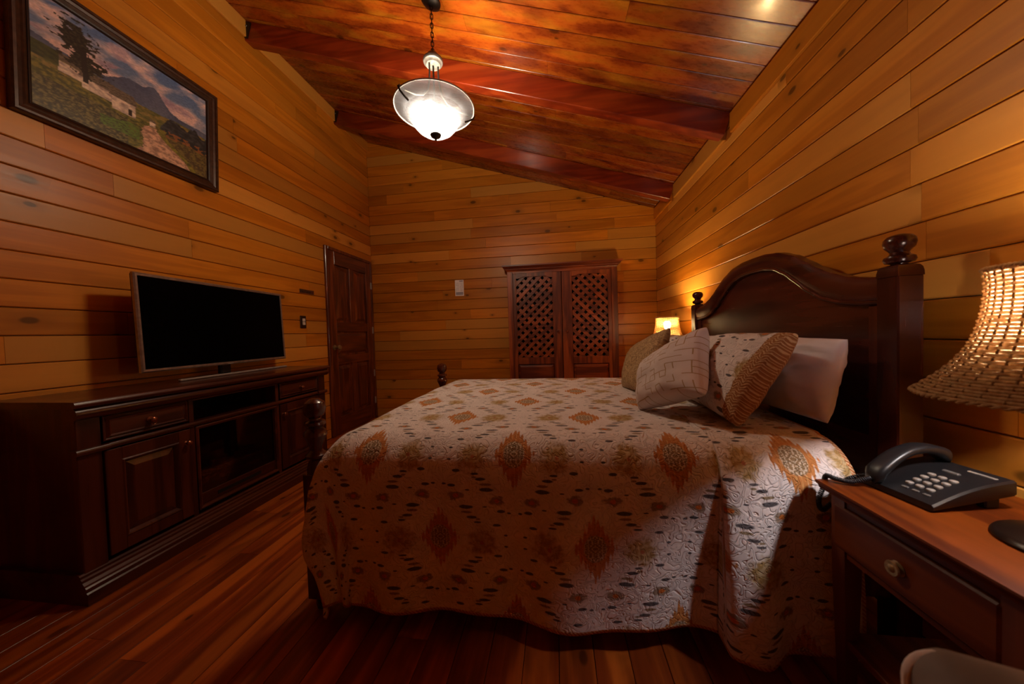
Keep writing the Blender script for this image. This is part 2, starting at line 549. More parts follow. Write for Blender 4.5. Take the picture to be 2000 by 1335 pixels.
def rect_ring(b, a0, b0, a1, b1, w, d0, d1, ch=0.0):
    """four rails around an opening"""
    b.box((a0, b0, d0), (a0 + w, b1, d1), ch)
    b.box((a1 - w, b0, d0), (a1, b1, d1), ch)
    b.box((a0 + w, b0, d0), (a1 - w, b0 + w, d1), ch)
    b.box((a0 + w, b1 - w, d0), (a1 - w, b1, d1), ch)
    return b

def moulding(b, a0, b0, a1, b1, w, prof):
    """mitred picture-frame ring; prof = [(inset 0..1, depth)] from the outer to the inner edge"""
    rows = []
    for f, d in prof:
        i = f * w
        rows.append([(a0 + i, b0 + i, d), (a1 - i, b0 + i, d), (a1 - i, b1 - i, d), (a0 + i, b1 - i, d)])
    b.grid(rows, close_v=True)
    return b

def face_px(x0):      # faces +x
    return lambda v: Vector((x0 + v[2], v[0], v[1]))
def face_my(y0):      # faces -y
    return lambda v: Vector((v[0], y0 - v[2], v[1]))
def face_mx(x0):      # faces -x
    return lambda v: Vector((x0 - v[2], v[0], v[1]))

# ------------------------------------------------------------------ door in the left wall
DX = -2.512
door = struct(B(face_px(DX)).box((3.345, 0.004, 0.0), (4.18, 2.095, 0.012)).build('door_1', door_z, smooth=0))
f = face_px(DX)
for a0, a1 in ((3.345, 3.455), (4.075, 4.18)):
    B(f).box((a0, 0.004, 0.011), (a1, 2.095, 0.030), 0.003).build('stile', door_z, door, smooth=0)
for a0, a1, b0, b1 in ((3.455, 4.075, 1.945, 2.095), (3.455, 4.075, 1.18, 1.29), (3.455, 4.075, 0.80, 0.90), (3.455, 4.075, 0.004, 0.20)):
    B(f).box((a0, b0, 0.011), (a1, b1, 0.030), 0.003).build('rail', door_y, door, smooth=0)
for b0, b1 in ((1.29, 1.945), (0.20, 0.80)):
    B(f).box((3.72, b0, 0.011), (3.81, b1, 0.030), 0.003).build('stile', door_z, door, smooth=0)
for a0, a1, b0, b1 in ((3.455, 3.72, 1.29, 1.945), (3.81, 4.075, 1.29, 1.945), (3.455, 4.075, 0.90, 1.18), (3.455, 3.72, 0.20, 0.80), (3.81, 4.075, 0.20, 0.80)):
    frust(B(f), a0 + 0.02, b0 + 0.02, a1 - 0.02, b1 - 0.02, 0.011, 0.026, 0.035).build('panel', door_z if b1 - b0 > 0.4 else door_y, door, smooth=0)
kn = B(f).lathe([(0.03, 0.03), (0.03, 0.036), (0.012, 0.04), (0.011, 0.07), (0.024, 0.078), (0.029, 0.09), (0.024, 0.103), (0.0, 0.106)], (3.40, 1.0, 0.0), 18, 2).build('knob', brass, door)
for z in (1.80, 1.20, 0.62, 0.25):
    B(f).box((4.176, z - 0.045, 0.02), (4.192, z + 0.045, 0.042), 0.002).build('hinge', steel, door, smooth=0)
n += 1
jf = struct(B(f).box((3.302, 0.0, 0.0), (3.346, 2.13, 0.04), 0.004).box((4.178, 0.0, 0.0), (4.215, 2.13, 0.04), 0.004)
            .box((3.346, 2.094, 0.0), (4.178, 2.13, 0.04), 0.004).build('trim_%d' % n, door_z, smooth=0))

# ------------------------------------------------------------------ media console with electric fireplace
con = thing('media_console', (-2.25, 1.87, 0), 'long dark mahogany media console with drawers, cupboards and fireplace under the television', 'console')
XW = XL + 0.004
CF = -2.035                                     # plane of the face frame
b = B()
prof = [(XW, 0.838), (-1.998, 0.838), (-1.990, 0.844), (-1.987, 0.853), (-1.990, 0.862), (-1.996, 0.868), (XW, 0.868)]
b.prism([(p[0], p[1]) for p in prof], 1.098, 2.645, 1)
b.build('top', dark_y, con, smooth=30)
b = B()                                          # rounded moulding under the top
prof = [(-2.06, 0.785)] + [(-2.020 + 0.026 * math.cos(a), 0.812 + 0.027 * math.sin(a)) for a in [R(t) for t in range(-90, 91, 20)]] + [(-2.06, 0.838)]
b.prism(prof, 1.105, 2.638, 1)
b.build('cornice', dark_y, con, smooth=30)
for y0, y1 in ((1.118, 1.138), (2.602, 2.622)):
    B().box((XW, y0, 0.0), (CF + 0.005, y1, 0.84), 0.002).build('side_panel', dark_z, con, smooth=0)
B().box((XW, 1.138, 0.1), (XW + 0.012, 2.602, 0.838)).build('back_panel', void_black, con, smooth=0)
for y in (1.557, 2.125):
    B().box((XW + 0.012, y, 0.10), (CF, y + 0.018, 0.838)).build('divider', dark_z, con, smooth=0)
B().box((XW + 0.012, 1.138, 0.63), (CF, 2.602, 0.65)).build('shelf', dark_y, con, smooth=0)
for y0, y1 in ((1.116, 1.195), (2.548, 2.624)):
    B().box((CF - 0.02, y0, 0.10), (CF + 0.008, y1, 0.84), 0.003).build('pilaster', dark_z, con, smooth=0)
for y0, y1, z0, z1 in ((1.195, 1.56, 0.785, 0.84), (2.14, 2.55, 0.785, 0.84), (1.56, 2.14, 0.775, 0.84)):
    B().box((CF - 0.02, y0, z0), (CF, y1, z1)).build('rail', dark_y, con, smooth=0)
for y in (1.553, 2.122):
    B().box((CF - 0.02, y, 0.12), (CF + 0.001, y + 0.026, 0.80), 0.002).build('stile', dark_z, con, smooth=0)
# half-round moulding between drawers and doors, standing further out on the pilasters
b = B()
for y0, y1, o in ((1.108, 1.215, 0.016), (1.215, 2.53, 0.004), (2.53, 2.632, 0.016)):
    prof = [(CF - 0.02, 0.632)] + [(CF + o + 0.010 * math.cos(a), 0.645 + 0.013 * math.sin(a)) for a in [R(t) for t in range(-90, 91, 30)]] + [(CF - 0.02, 0.658)]
    b.prism(prof, y0, y1, 1)
b.build('moulding', dark_y, con, smooth=30)
# stepped plinth
b = B()
prof = [(XW, 0.0), (-1.988, 0.0), (-1.988, 0.050), (-1.994, 0.056), (-1.994, 0.072), (-2.000, 0.078), (-2.003, 0.085), (-2.012, 0.096), (-2.014, 0.106), (-2.022, 0.112), (-2.022, 0.122), (-2.03, 0.128), (XW, 0.128)]
b.prism(prof, 1.10, 2.64, 1)
b.build('plinth', dark_y, con, smooth=0)
f = face_px(CF)
def console_drawer(y0, y1):
    d = B(f)
    moulding(d, y0, 0.670, y1, 0.782, 0.026, [(0, 0.0), (0.0, 0.006), (0.2, 0.008), (0.42, 0.003), (0.75, 0.012), (1.0, 0.009)])
    d.poly([(y0 + 0.026, 0.696, 0.009), (y1 - 0.026, 0.696, 0.009), (y1 - 0.026, 0.756, 0.009), (y0 + 0.026, 0.756, 0.009)], [(0, 1, 2, 3)])
    d = d.build('drawer', dark_y, con, smooth=0)
    c = ((y0 + y1) / 2, 0.724, 0.009)
    B(f).lathe([(0.016, 0), (0.015, 0.003), (0.006, 0.006), (0.006, 0.016), (0.013, 0.022), (0.014, 0.027), (0.009, 0.032), (0, 0.033)], c, 14, 2).build('knob', copper, d)
    B(f).tube([(c[0] + 0.012 * math.cos(t), c[1] - 0.012 + 0.012 * math.sin(t), 0.03) for t in [R(k) for k in range(0, 360, 30)]], 0.0022, 6, closed=True).build('ring_pull', copper, d)
console_drawer(1.203, 1.545)
console_drawer(2.155, 2.540)
def console_door(y0, y1, ky):
    d = B(f)
    rect_ring(d, y0, 0.145, y1, 0.625, 0.058, -0.012, 0.008, 0.002)
    moulding(d, y0 + 0.056, 0.201, y1 - 0.056, 0.569, 0.02, [(0, 0.008), (0.25, 0.012), (0.55, 0.009), (1.0, -0.004)])
    d = d.build('door', dark_z, con, smooth=0)
    frust(B(f), y0 + 0.074, 0.219, y1 - 0.074, 0.551, -0.006, 0.003, 0.03).build('panel', dark_z, d, smooth=0)
    B(f).lathe([(0.012, 0.008), (0.006, 0.012), (0.006, 0.022), (0.013, 0.028), (0.014, 0.034), (0.008, 0.04), (0, 0.041)], (ky, 0.553, 0), 14, 2).build('knob', copper, d)
console_door(1.203, 1.550, 1.528)
console_door(2.150, 2.545, 2.172)
# fireplace insert
fi = B(f)
moulding(fi, 1.580, 0.150, 2.121, 0.628, 0.022, [(0, -0.01), (0, 0.006), (0.3, 0.010), (0.8, 0.005), (1.0, -0.012)])
fi = fi.build('fireplace_surround', dark_y, con, smooth=0)
B(f).box((1.602, 0.172, -0.014), (2.099, 0.235, -0.004), 0.002).build('vent_plate', dark_y, fi, smooth=0)
B(f).box((1.69, 0.190, -0.004), (1.98, 0.210, -0.0025)).build('vent_slot', void_black, fi, smooth=0)
b = B(f)
b.box((1.576, 0.132, -0.30), (2.124, 0.15, -0.016)).box((1.576, 0.605, -0.30), (2.124, 0.628, -0.016)).box((1.576, 0.15, -0.32), (2.124, 0.605, -0.30))
b.build('firebox', void_black, con, smooth=0)
rl = random.Random(5)
for i in range(9):
    y0 = 1.64 + rl.uniform(0, 0.22)
    ln = rl.uniform(0.16, 0.30)
    z0 = 0.255 + 0.032 * (i % 3) + rl.uniform(-.004, .004)
    d0 = -0.08 - 0.03 * (i // 3)
    pth = []
    for q in range(7):
        t = q / 6
        pth.append((y0 + ln * t, z0 + 0.02 * math.sin(t * 3 + i) + rl.uniform(-.006, .006), d0 + rl.uniform(-.012, .012)))
    B(f).tube(pth, [0.017 + rl.uniform(-.004, .006) for _ in pth], 8).build('log', log_mat, con)
mg = Mat('smoked fireplace pane')
tr_ = mg.node('ShaderNodeBsdfTransparent'); tr_.inputs[0].default_value = (0.72, 0.66, 0.62, 1)
gl_ = mg.node('ShaderNodeBsdfGlossy'); gl_.inputs['Roughness'].default_value = 0.04
fr_ = mg.node('ShaderNodeFresnel'); fr_.inputs[0].default_value = 1.45
mxs = mg.node('ShaderNodeMixShader')
mg.link(fr_.outputs[0], mxs.inputs[0]); mg.link(tr_.outputs[0], mxs.inputs[1]); mg.link(gl_.outputs[0], mxs.inputs[2])
mg.link(mxs.outputs[0], mg.out.inputs[0])
B(f).box((1.602, 0.235, -0.013), (2.099, 0.606, -0.010)).build('glass_pane', mg.m, fi, smooth=0)

# ------------------------------------------------------------------ television
U = Vector((-0.0735, 0.9973, 0)).normalized()
Nn = Vector((0.9973, 0.0735, 0)).normalized()
tl = R(2.0)
Wv = Vector((0, 0, 1)) * math.cos(tl) - Nn * math.sin(tl)
Nt = Nn * math.cos(tl) + Vector((0, 0, 1)) * math.sin(tl)
P0 = Vector((-2.262, 1.512, 0.942))
TW, TH = 1.062, 0.560
def tvx(v):
    return P0 + U * v[0] + Wv * v[1] + Nt * v[2]
tv = thing('television', (-2.31, 2.05, 0.868), 'flat black television with thin grey bezel on a bar stand', 'television')
b = B(tvx)
b.box((0.003, 0.003, -0.034), (TW - 0.003, TH - 0.003, -0.009), 0.006)
b.box((0.22, 0.06, -0.065), (TW - 0.22, TH - 0.12, -0.027), 0.02)
b.build('casing', tv_back, tv, smooth=0)
b = B(tvx)
moulding(b, 0, 0, TW, TH, 0.019, [(0, -0.02), (0, -0.006), (0.35, 0.0), (0.9, -0.001), (1.0, -0.004)])
b.build('bezel', tv_silver, tv, smooth=0)
B(tvx).box((0.015, 0.015, -0.008), (TW - 0.015, TH - 0.015, -0.004)).build('screen', tv_glass, tv, smooth=0)
B(tvx).box((TW / 2 - 0.02, 0.003, -0.001), (TW / 2 + 0.02, 0.009, 0.0008)).build('badge', steel, tv, smooth=0)
def tvs(v):
    return Vector((-2.287, 1.696, 0)) + U * v[0] + Nn * v[2] + Vector((0, 0, v[1]))
b = B(tvs)
b.box((0.30, 0.8685, -0.10), (0.42, 0.876, 0.02), 0.003)
b.box((0.32, 0.875, -0.07), (0.40, 1.04, -0.035), 0.008)
b.build('neck', tv_back, tv, smooth=0)
B(tvs).box((0, 0.8685, 0.0), (0.868, 0.882, 0.022), 0.004).build('stand_bar', steel, tv, smooth=0)

# ------------------------------------------------------------------ painting
pic = thing('landscape_painting', (XL, 1.70, 2.22), 'landscape painting of cottages, tree and path in bronze frame above the television', 'painting')
pt = R(4.0)
def pxf(v):     # a along the wall, b up, d out; the top leans a little off the wall
    bb = v[1] - 2.215
    return Vector((XL + 0.004 + v[2] + bb * math.sin(pt) * 0.6, v[0], 2.215 + bb * math.cos(pt)))
PA0, PA1, PB0, PB1 = 1.225, 2.165, 2.215, 2.905
b = B(pxf)
moulding(b, PA0, PB0, PA1, PB1, 0.058, [(0, 0.0), (0.0, 0.030), (0.12, 0.036), (0.30, 0.036), (0.38, 0.030), (0.6, 0.026), (0.72, 0.029), (1.0, 0.018), (1.0, 0.0)])
b.build('frame', frame_wood, pic, smooth=0)
b = B(pxf)
moulding(b, PA0 + 0.057, PB0 + 0.057, PA1 - 0.057, PB1 - 0.057, 0.014, [(0, 0.004), (0, 0.022), (0.5, 0.020), (1, 0.012), (1, 0.004)])
b.build('slip', frame_dark, pic, smooth=0)
def fbm(x, y, o=4, s=0.0):
    return mnoise.fractal(Vector((x, y, s)), 1.0, 2.0, o)
def lerp3(a, b_, t):
    t = max(0.0, min(1.0, t))
    return tuple(p + (q - p) * t for p, q in zip(a, b_))
def paint(u, v):
    """colour of the oil sketch at u (left to right), v (bottom to top), sRGB 0..1"""
    n1 = fbm(u * 5, v * 5); n2 = fbm(u * 22, v * 30, 3, 3.0); n3 = fbm(u * 60, v * 90, 2, 7.0)
    c = lerp3((0.42, 0.50, 0.62), (0.28, 0.38, 0.56), (v - 0.6) * 2.5)                       # sky
    cl = fbm(u * 3.2 + 1.0, v * 5 - u * 1.5, 5, 11.0) + 0.32 - abs(v - 0.78 + 0.1 * u) * 0.7
    c = lerp3(c, (0.84, 0.72, 0.70), cl * 2.0)
    c = lerp3(c, (0.60, 0.50, 0.58), (fbm(u * 6, v * 8, 4, 5.0) - 0.12) * 1.6 * (cl > 0.1))
    far = 0.57 + 0.13 * math.exp(-((u - 0.47) / 0.10) ** 2) + 0.17 * math.exp(-((u - 0.62) / 0.075) ** 2) * (1 if u < 0.66 else 1) + 0.06 * (u < 0.2) * (0.2 - u) * 5 + 0.01 * n2
    if v < far: c = lerp3((0.25, 0.29, 0.40), (0.35, 0.38, 0.47), n1 + 0.3 + (far - v) * 2)
    mid = 0.545 + 0.02 * math.sin(u * 9) - 0.06 * u + 0.012 * n2
    if v < mid: c = lerp3((0.52, 0.44, 0.22), (0.32, 0.33, 0.16), 0.5 + n2 * 1.6)
    rt_ = 0.50 + 0.07 * fbm(u * 14, 2.0, 3) - max(0, 0.70 - u) * 3.2
    if v < rt_ and u > 0.6: c = lerp3((0.11, 0.12, 0.13), (0.22, 0.23, 0.24), 0.4 + n2 * 1.5)
    if v < 0.40 - 0.10 * u + 0.02 * n2:                                                     # meadow
        c = lerp3((0.24, 0.25, 0.09), (0.46, 0.42, 0.15), 0.45 + n2 * 1.3 + n3 * 0.5)
        if u > 0.62: c = lerp3((0.26, 0.20, 0.12), (0.40, 0.34, 0.16), 0.5 + n2 * 1.5 + n3)
        if u < 0.45 and v < 0.28: c = lerp3((0.20, 0.19, 0.10), (0.42, 0.38, 0.20), 0.4 + n3 * 1.5 + n2)
        if 0.3 < u < 0.52 and 0.10 < v < 0.22 + 0.05 * n1: c = lerp3(c, (0.30, 0.42, 0.12), 0.7 + n3)
    for (hu, hv, w, h, rf) in ((0.17, 0.40, 0.11, 0.10, 0.07), (0.30, 0.36, 0.16, 0.10, 0.08), (0.43, 0.31, 0.13, 0.13, 0.09), (0.60, 0.32, 0.04, 0.05, 0.03)):
        if abs(u - hu) < w / 2 and hv < v < hv + h: c = lerp3((0.86, 0.78, 0.70), (0.55, 0.47, 0.44), 0.3 + n2 + (u - hu) * 3)
        rv = v - hv - h
        if 0 <= rv < rf and abs(u - hu) < w * 0.62 - rv * 0.25: c = lerp3((0.46, 0.41, 0.34), (0.28, 0.24, 0.20), 0.5 + 1.5 * n3)
    if abs(u - 0.465) < 0.012 and 0.32 < v < 0.38: c = (0.12, 0.09, 0.07)
    pw = 0.035 + 0.16 * max(0, 0.30 - v) * 3.0
    pc = 0.60 + 0.28 * max(0, 0.30 - v) + 0.02 * math.sin(v * 20)
    if v < 0.31 and abs(u - pc) < pw + 0.02 * n2: c = lerp3((0.80, 0.62, 0.50), (0.52, 0.38, 0.31), 0.4 + n2 * 1.4 + n3)
    if v < 0.34 and pw < u - pc < pw + 0.05: c = lerp3((0.48, 0.44, 0.14), (0.25, 0.24, 0.1), 0.4 + n2)
    if 0.66 < u and 0.28 < v < 0.36 and n2 > 0.12: c = (0.50, 0.30, 0.16)
    tr = math.hypot((u - 0.20) / 0.095, (v - 0.79) / 0.13) + 0.9 * n2 - 0.3 * n1
    tr2 = math.hypot((u - 0.24) / 0.10, (v - 0.60) / 0.12) + 0.9 * n2
    if min(tr, tr2) < 0.88: c = lerp3((0.08, 0.075, 0.06), (0.20, 0.19, 0.13), 0.35 + n3 * 1.4)
    if abs(u - 0.235 + 0.03 * (v - 0.5)) < 0.014 and 0.42 < v < 0.72: c = (0.10, 0.08, 0.06)
    if u < 0.12 and 0.44 < v < 0.55 + 0.05 * n1: c = lerp3((0.14, 0.17, 0.08), (0.26, 0.28, 0.12), 0.5 + n2)
    j = 1.0 + 0.16 * n3
    return tuple(max(0.0, min(1.0, k_ * j)) for k_ in c)
GU, GV = 190, 140
b = B(pxf)
a0, a1, c0, c1 = PA0 + 0.066, PA1 - 0.066, PB0 + 0.066, PB1 - 0.066
b.grid([[(a0 + (a1 - a0) * i / GU, c0 + (c1 - c0) * j / GV, 0.012) for j in range(GV + 1)] for i in range(GU + 1)])
canvas = b.build('canvas', None, pic, smooth=0)
ca = canvas.data.color_attributes.new('paint', 'FLOAT_COLOR', 'POINT')
flat = []
for i in range(GU + 1):
    for j in range(GV + 1):
        c = paint(i / GU, j / GV)
        flat += [min(1.0, 1.25 * ((k_ + 0.055) / 1.055) ** 2.2) if k_ > 0.04 else k_ / 12.92 for k_ in c] + [1.0]
ca.data.foreach_set('color', flat)
M = Mat('oil paint on canvas')
at = M.node('ShaderNodeAttribute', attribute_name='paint')
wv = M.noise(M.coord(), 260.0, 2.0, 0.6)
canvas.data.materials.append(M.done(at.outputs['Color'], 0.42, bump=wv, bstr=0.25, bdist=0.002))

# ------------------------------------------------------------------ small things on the walls
sw = thing('light_switch', (XL, 2.965, 1.28), 'dark light switch plate with pale rocker beside the door', 'switch')
f = face_px(XL + 0.001)
B(f).box((2.925, 1.215, 0.0), (3.000, 1.338, 0.008), 0.003).build('plate', plate_dark, sw, smooth=0)
for z0 in (1.246, 1.280):
    B(f).box((2.948, z0, 0.008), (2.984, z0 + 0.030, 0.012), 0.0015).build('rocker', white_plastic, sw, smooth=0)
sg = thing('smoking_sign', (XL, 3.03, 1.58), 'small brown no smoking sign on the boards left of the door', 'sign')
B(f).box((2.938, 1.565, 0.0), (3.128, 1.604, 0.005), 0.001).build('plate', plain('brown engraved plate', (0.075, 0.028, 0.014), 0.4), sg, smooth=0)
ink = plain('black lettering', (0.004, 0.003, 0.003), 0.5)
tc = bpy.data.curves.new('lettering', 'FONT')
tc.body = 'No Fumar'
tc.size = 0.034
tc.extrude = 0.0006
tc.align_x = 'LEFT'
tc.materials.append(ink)
to0 = bpy.data.objects.new('lettering', tc)
COL.objects.link(to0)
bpy.context.view_layer.update()
tme = bpy.data.meshes.new_from_object(to0.evaluated_get(bpy.context.evaluated_depsgraph_get()))
bpy.data.objects.remove(to0, do_unlink=True)
to = bpy.data.objects.new('lettering', tme)
COL.objects.link(to)
to.parent = sg
to.rotation_euler = (R(90), 0, R(90))
to.location = Vector((XL + 0.0067, 2.945, 1.573)) - wpos(sg)
rs = B(f)
rs.tube([(3.108 + 0.011 * math.cos(R(a)), 1.5845 + 0.011 * math.sin(R(a)), 0.006) for a in range(0, 360, 24)], 0.0016, 5, closed=True)
rs.tube([(3.100, 1.5925, 0.006), (3.116, 1.5765, 0.006)], 0.0014, 5)
rs.build('symbol', plain('dull red print', (0.16, 0.012, 0.01), 0.5), sg)
# notice on the back wall
M = Mat('printed notice')
x, y, z = M.xyz(M.coord())
X_, Z_ = x, z
col = (0.88, 0.84, 0.88)
ln_ = ((Z_ / 0.0165).frac()).smooth(0.35, 0.45) * (1.0 - ((Z_ / 0.0165).frac()).smooth(0.75, 0.85))
wd = M.noise(M.vec(X_ * 130.0, (Z_ / 0.0165).floor() * 3.1, 0.0), 1.0, 1.0, 0.5).smooth(0.42, 0.5)
col_a = ((X_.abs() - 0.029).abs()).lt(0.022)
body = Z_.gt(0.055) * Z_.lt(0.175)
c = M.mix(ln_ * wd * col_a * body * 0.55, col, (0.16, 0.12, 0.12))
blk = Z_.gt(0.012) * Z_.lt(0.05) * X_.abs().lt(0.05)
c = M.mix(blk * 0.8, c, (0.20, 0.19, 0.27))
hd = Z_.gt(0.186) * Z_.lt(0.202) * X_.gt(0.002) * X_.lt(0.048)
c = M.mix(hd * 0.8, c, (0.22, 0.20, 0.28))
paper = M.done(c, 0.6)
nt_ = thing('wall_notice', (-1.257, YB - 0.001, 1.618), 'white printed notice sheet pinned to the back wall boards', 'notice')
B().box((-1.316, YB - 0.004, 1.618), (-1.198, YB - 0.001, 1.829), 0.0).build('sheet', paper, nt_, smooth=0)

# ------------------------------------------------------------------ wardrobe with lattice doors
WY = 4.10
wr = thing('wardrobe', (0.076, 4.17, 0), 'red brown wardrobe with two lattice doors against the back wall', 'wardrobe')
f = face_my(WY)
for a0, a1 in ((-0.593, -0.525), (0.672, 0.747)):
    B(f).box((a0, 0.0, -0.14), (a1, 1.875, 0.0), 0.003).build('side', ward_z, wr, smooth=0)
B(f).box((-0.525, 1.845, -0.14), (0.672, 1.875, 0.0), 0.002).build('top_rail', ward_x, wr, smooth=0)
B(f).box((-0.525, 0.0, -0.14), (0.672, 0.09, 0.0), 0.002).build('bottom_rail', ward_x, wr, smooth=0)
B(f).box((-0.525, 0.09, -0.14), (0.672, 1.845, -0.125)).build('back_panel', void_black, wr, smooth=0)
rows = []
for o, z in ((0.0, 1.868), (0.004, 1.880), (0.020, 1.892), (0.022, 1.903), (0.036, 1.912), (0.050, 1.926), (0.056, 1.928), (0.056, 1.945)):
    rows.append([(-0.593 - o, z, -0.143), (-0.593 - o, z, o), (0.747 + o, z, o), (0.747 + o, z, -0.143)])
b = B(f)
vs = b.grid(rows)
b.bm.faces.new(vs[-1])
b.build('cornice', ward_x, wr, smooth=0)
def lattice_door(a0, a1, o0, o1, s1, kx):
    """a0..a1 the door, o0..o1 the lattice opening, s1 = direction of the front slats"""
    z0, z1 = 0.792, 1.80
    d = B(f)
    d.box((a0, 0.10, -0.012), (o0, 1.842, 0.012), 0.003).box((o1, 0.10, -0.012), (a1, 1.842, 0.012), 0.003)
    d.box((o0, 0.10, -0.012), (o1, 0.19, 0.011), 0.003).box((o0, 0.706, -0.012), (o1, z0, 0.011), 0.003)
    # top rail with a shallow shouldered arch
    w = o1 - o0
    out = [(o0, 1.842), (o1, 1.842), (o1, z1 - 0.022), (o1 - 0.05, z1 - 0.018), (o1 - 0.075, z1 - 0.002), (o0 + 0.075, z1 - 0.002), (o0 + 0.05, z1 - 0.018), (o0, z1 - 0.022)]
    v = [(p[0], p[1], dd) for dd in (-0.012, 0.011) for p in out]
    d.poly(v, [tuple(range(8)), tuple(range(8, 16))] + [(i, (i + 1) % 8, 8 + (i + 1) % 8, 8 + i) for i in range(8)])
    d = d.build('door', ward_z, wr, smooth=0)
    frust(B(f), o0 + 0.004, 0.195, o1 - 0.004, 0.702, -0.01, 0.010, 0.03).build('panel', ward_x, d, smooth=0)
    cw, pitch = 0.0192, 0.0735
    for layer, sd in ((0, s1), (1, -s1)):
        dd = -0.010 - 0.011 * layer
        span = (w + (z1 - z0))
        k_ = 0
        c_ = -span
        while c_ < span:
            # line: b - z0 = sd*(a - mid) + c_
            mid = (o0 + o1) / 2
            lo, hi = o0 - 0.012, o1 + 0.012
            pts_ = []
            az = [lo, hi]
            for zz in (z0 - 0.012, z1 + 0.01):
                az.append(mid + (zz - z0 - c_) / sd)
            lo2, hi2 = max(lo, min(az[2], az[3])), min(hi, max(az[2], az[3]))
            if hi2 - lo2 > 0.02:
                p = Vector((lo2, z0 + sd * (lo2 - mid) + c_, 0)); q = Vector((hi2, z0 + sd * (hi2 - mid) + c_, 0))
                t = (q - p).normalized(); nn = Vector((-t.y, t.x, 0)) * cw
                vv = [p - nn, q - nn, q + nn, p + nn]
                v = [(k2.x, k2.y, dd) for k2 in vv] + [(k2.x, k2.y, dd + 0.010) for k2 in vv]
                B(f).poly(v, [(0, 1, 2, 3), (4, 5, 6, 7), (0, 1, 5, 4), (1, 2, 6, 5), (2, 3, 7, 6), (3, 0, 4, 7)]).build('slat', ward_x, d, smooth=0)
            c_ += pitch * math.sqrt(2)
    B(f).lathe([(0.014, 0.012), (0.008, 0.018), (0.010, 0.026), (0.017, 0.034), (0.014, 0.042), (0, 0.045)], (kx, 1.113, 0), 12, 2).build('knob', door_z, d)
lattice_door(-0.523, 0.076, -0.482, -0.032, 1, 0.026)
lattice_door(0.082, 0.670, 0.204, 0.630, -1, 0.131)

# ------------------------------------------------------------------ lamp materials
def emitter(name, col, strength):
    m = bpy.data.materials.new(name)
    m.use_nodes = True
    nt = m.node_tree
    nt.nodes.clear()
    e = nt.nodes.new('ShaderNodeEmission')
    e.inputs[0].default_value = (*col, 1)
    e.inputs[1].default_value = strength
    o = nt.nodes.new('ShaderNodeOutputMaterial')
    nt.links.new(e.outputs[0], o.inputs[0])
    return m
bulb_pendant = emitter('lit pendant bulb', (1.0, 0.82, 0.60), PENDANT_W)
bulb_near = emitter('lit bedside bulb', (1.0, 0.93, 0.95), NEAR_W)
bulb_far = emitter('lit far bedside bulb', (1.0, 0.68, 0.30), FAR_W)

M = Mat('alabaster glass bowl')
v = M.coord()
cl = M.noise(v, 7.0, 4.0, 0.6, 1.0)
tcol = M.mix(cl.smooth(0.35, 0.7), (0.125, 0.135, 0.158), (0.075, 0.078, 0.086))
tl_ = M.node('ShaderNodeBsdfTranslucent'); M.link(tcol, tl_.inputs[0])
df_ = M.node('ShaderNodeBsdfDiffuse'); df_.inputs[0].default_value = (0.11, 0.115, 0.12, 1)
tp_ = M.node('ShaderNodeBsdfTransparent'); tp_.inputs[0].default_value = (0.95, 0.92, 0.88, 1)
gs_ = M.node('ShaderNodeBsdfGlossy'); gs_.inputs['Roughness'].default_value = 0.15; gs_.inputs[0].default_value = (0.8, 0.8, 0.8, 1)
m1 = M.node('ShaderNodeMixShader'); m1.inputs[0].default_value = 0.35
M.link(tl_.outputs[0], m1.inputs[1]); M.link(df_.outputs[0], m1.inputs[2])
m2 = M.node('ShaderNodeMixShader'); m2.inputs[0].default_value = 0.62
M.link(m1.outputs[0], m2.inputs[1]); M.link(tp_.outputs[0], m2.inputs[2])
m3_ = M.node('ShaderNodeMixShader'); m3_.inputs[0].default_value = 0.06
M.link(m2.outputs[0], m3_.inputs[1]); M.link(gs_.outputs[0], m3_.inputs[2])
M.link(m3_.outputs[0], M.out.inputs[0])
alabaster = M.m

def straw(name, c1, c2):
    M = Mat(name)
    n_ = M.noise(M.coord(), 120.0, 3.0, 0.6)
    col = M.mix(n_.smooth(0.3, 0.7), c1, c2)
    d_ = M.node('ShaderNodeBsdfDiffuse'); M.link(col, d_.inputs[0])
    t_ = M.node('ShaderNodeBsdfTranslucent'); M.link(col, t_.inputs[0])
    mx_ = M.node('ShaderNodeMixShader'); mx_.inputs[0].default_value = 0.35
    M.link(d_.outputs[0], mx_.inputs[1]); M.link(t_.outputs[0], mx_.inputs[2])
    M.link(mx_.outputs[0], M.out.inputs[0])
    return M.m
rattan = straw('woven rattan strands', (0.42, 0.25, 0.11), (0.62, 0.42, 0.22))
rattan_dark = straw('rattan stakes', (0.22, 0.11, 0.045), (0.34, 0.19, 0.085))

# ------------------------------------------------------------------ pendant lamp
PX, PY = -0.722, 2.03
cz = ceil_z(PX)
pl = thing('pendant_lamp', (PX, PY, cz), 'hanging bowl lamp of alabaster glass on a dark chain', 'lamp')
b = B(lambda v: Vector((PX, PY, cz)) + Matrix.Rotation(ct, 3, 'Y') @ (Vector(v)))
b.lathe([(0.062, -0.001), (0.062, -0.012), (0.045, -0.026), (0.012, -0.034), (0.0, -0.036)], (0, 0, 0), 24)
b.build('canopy', iron, pl)
ztop, zcap = cz - 0.030, 2.885
nl = int((ztop - zcap) / 0.026)
def link_mesh(c, rot):
    pth = []
    for q in range(14):
        a = 2 * math.pi * q / 14
        u_, w_ = 0.0085 * math.cos(a), 0.012 * math.sin(a) + (0.006 if math.sin(a) > 0 else -0.006)
        pth.append((c[0] + u_ * math.cos(rot), c[1] + u_ * math.sin(rot), c[2] + w_))
    return pth
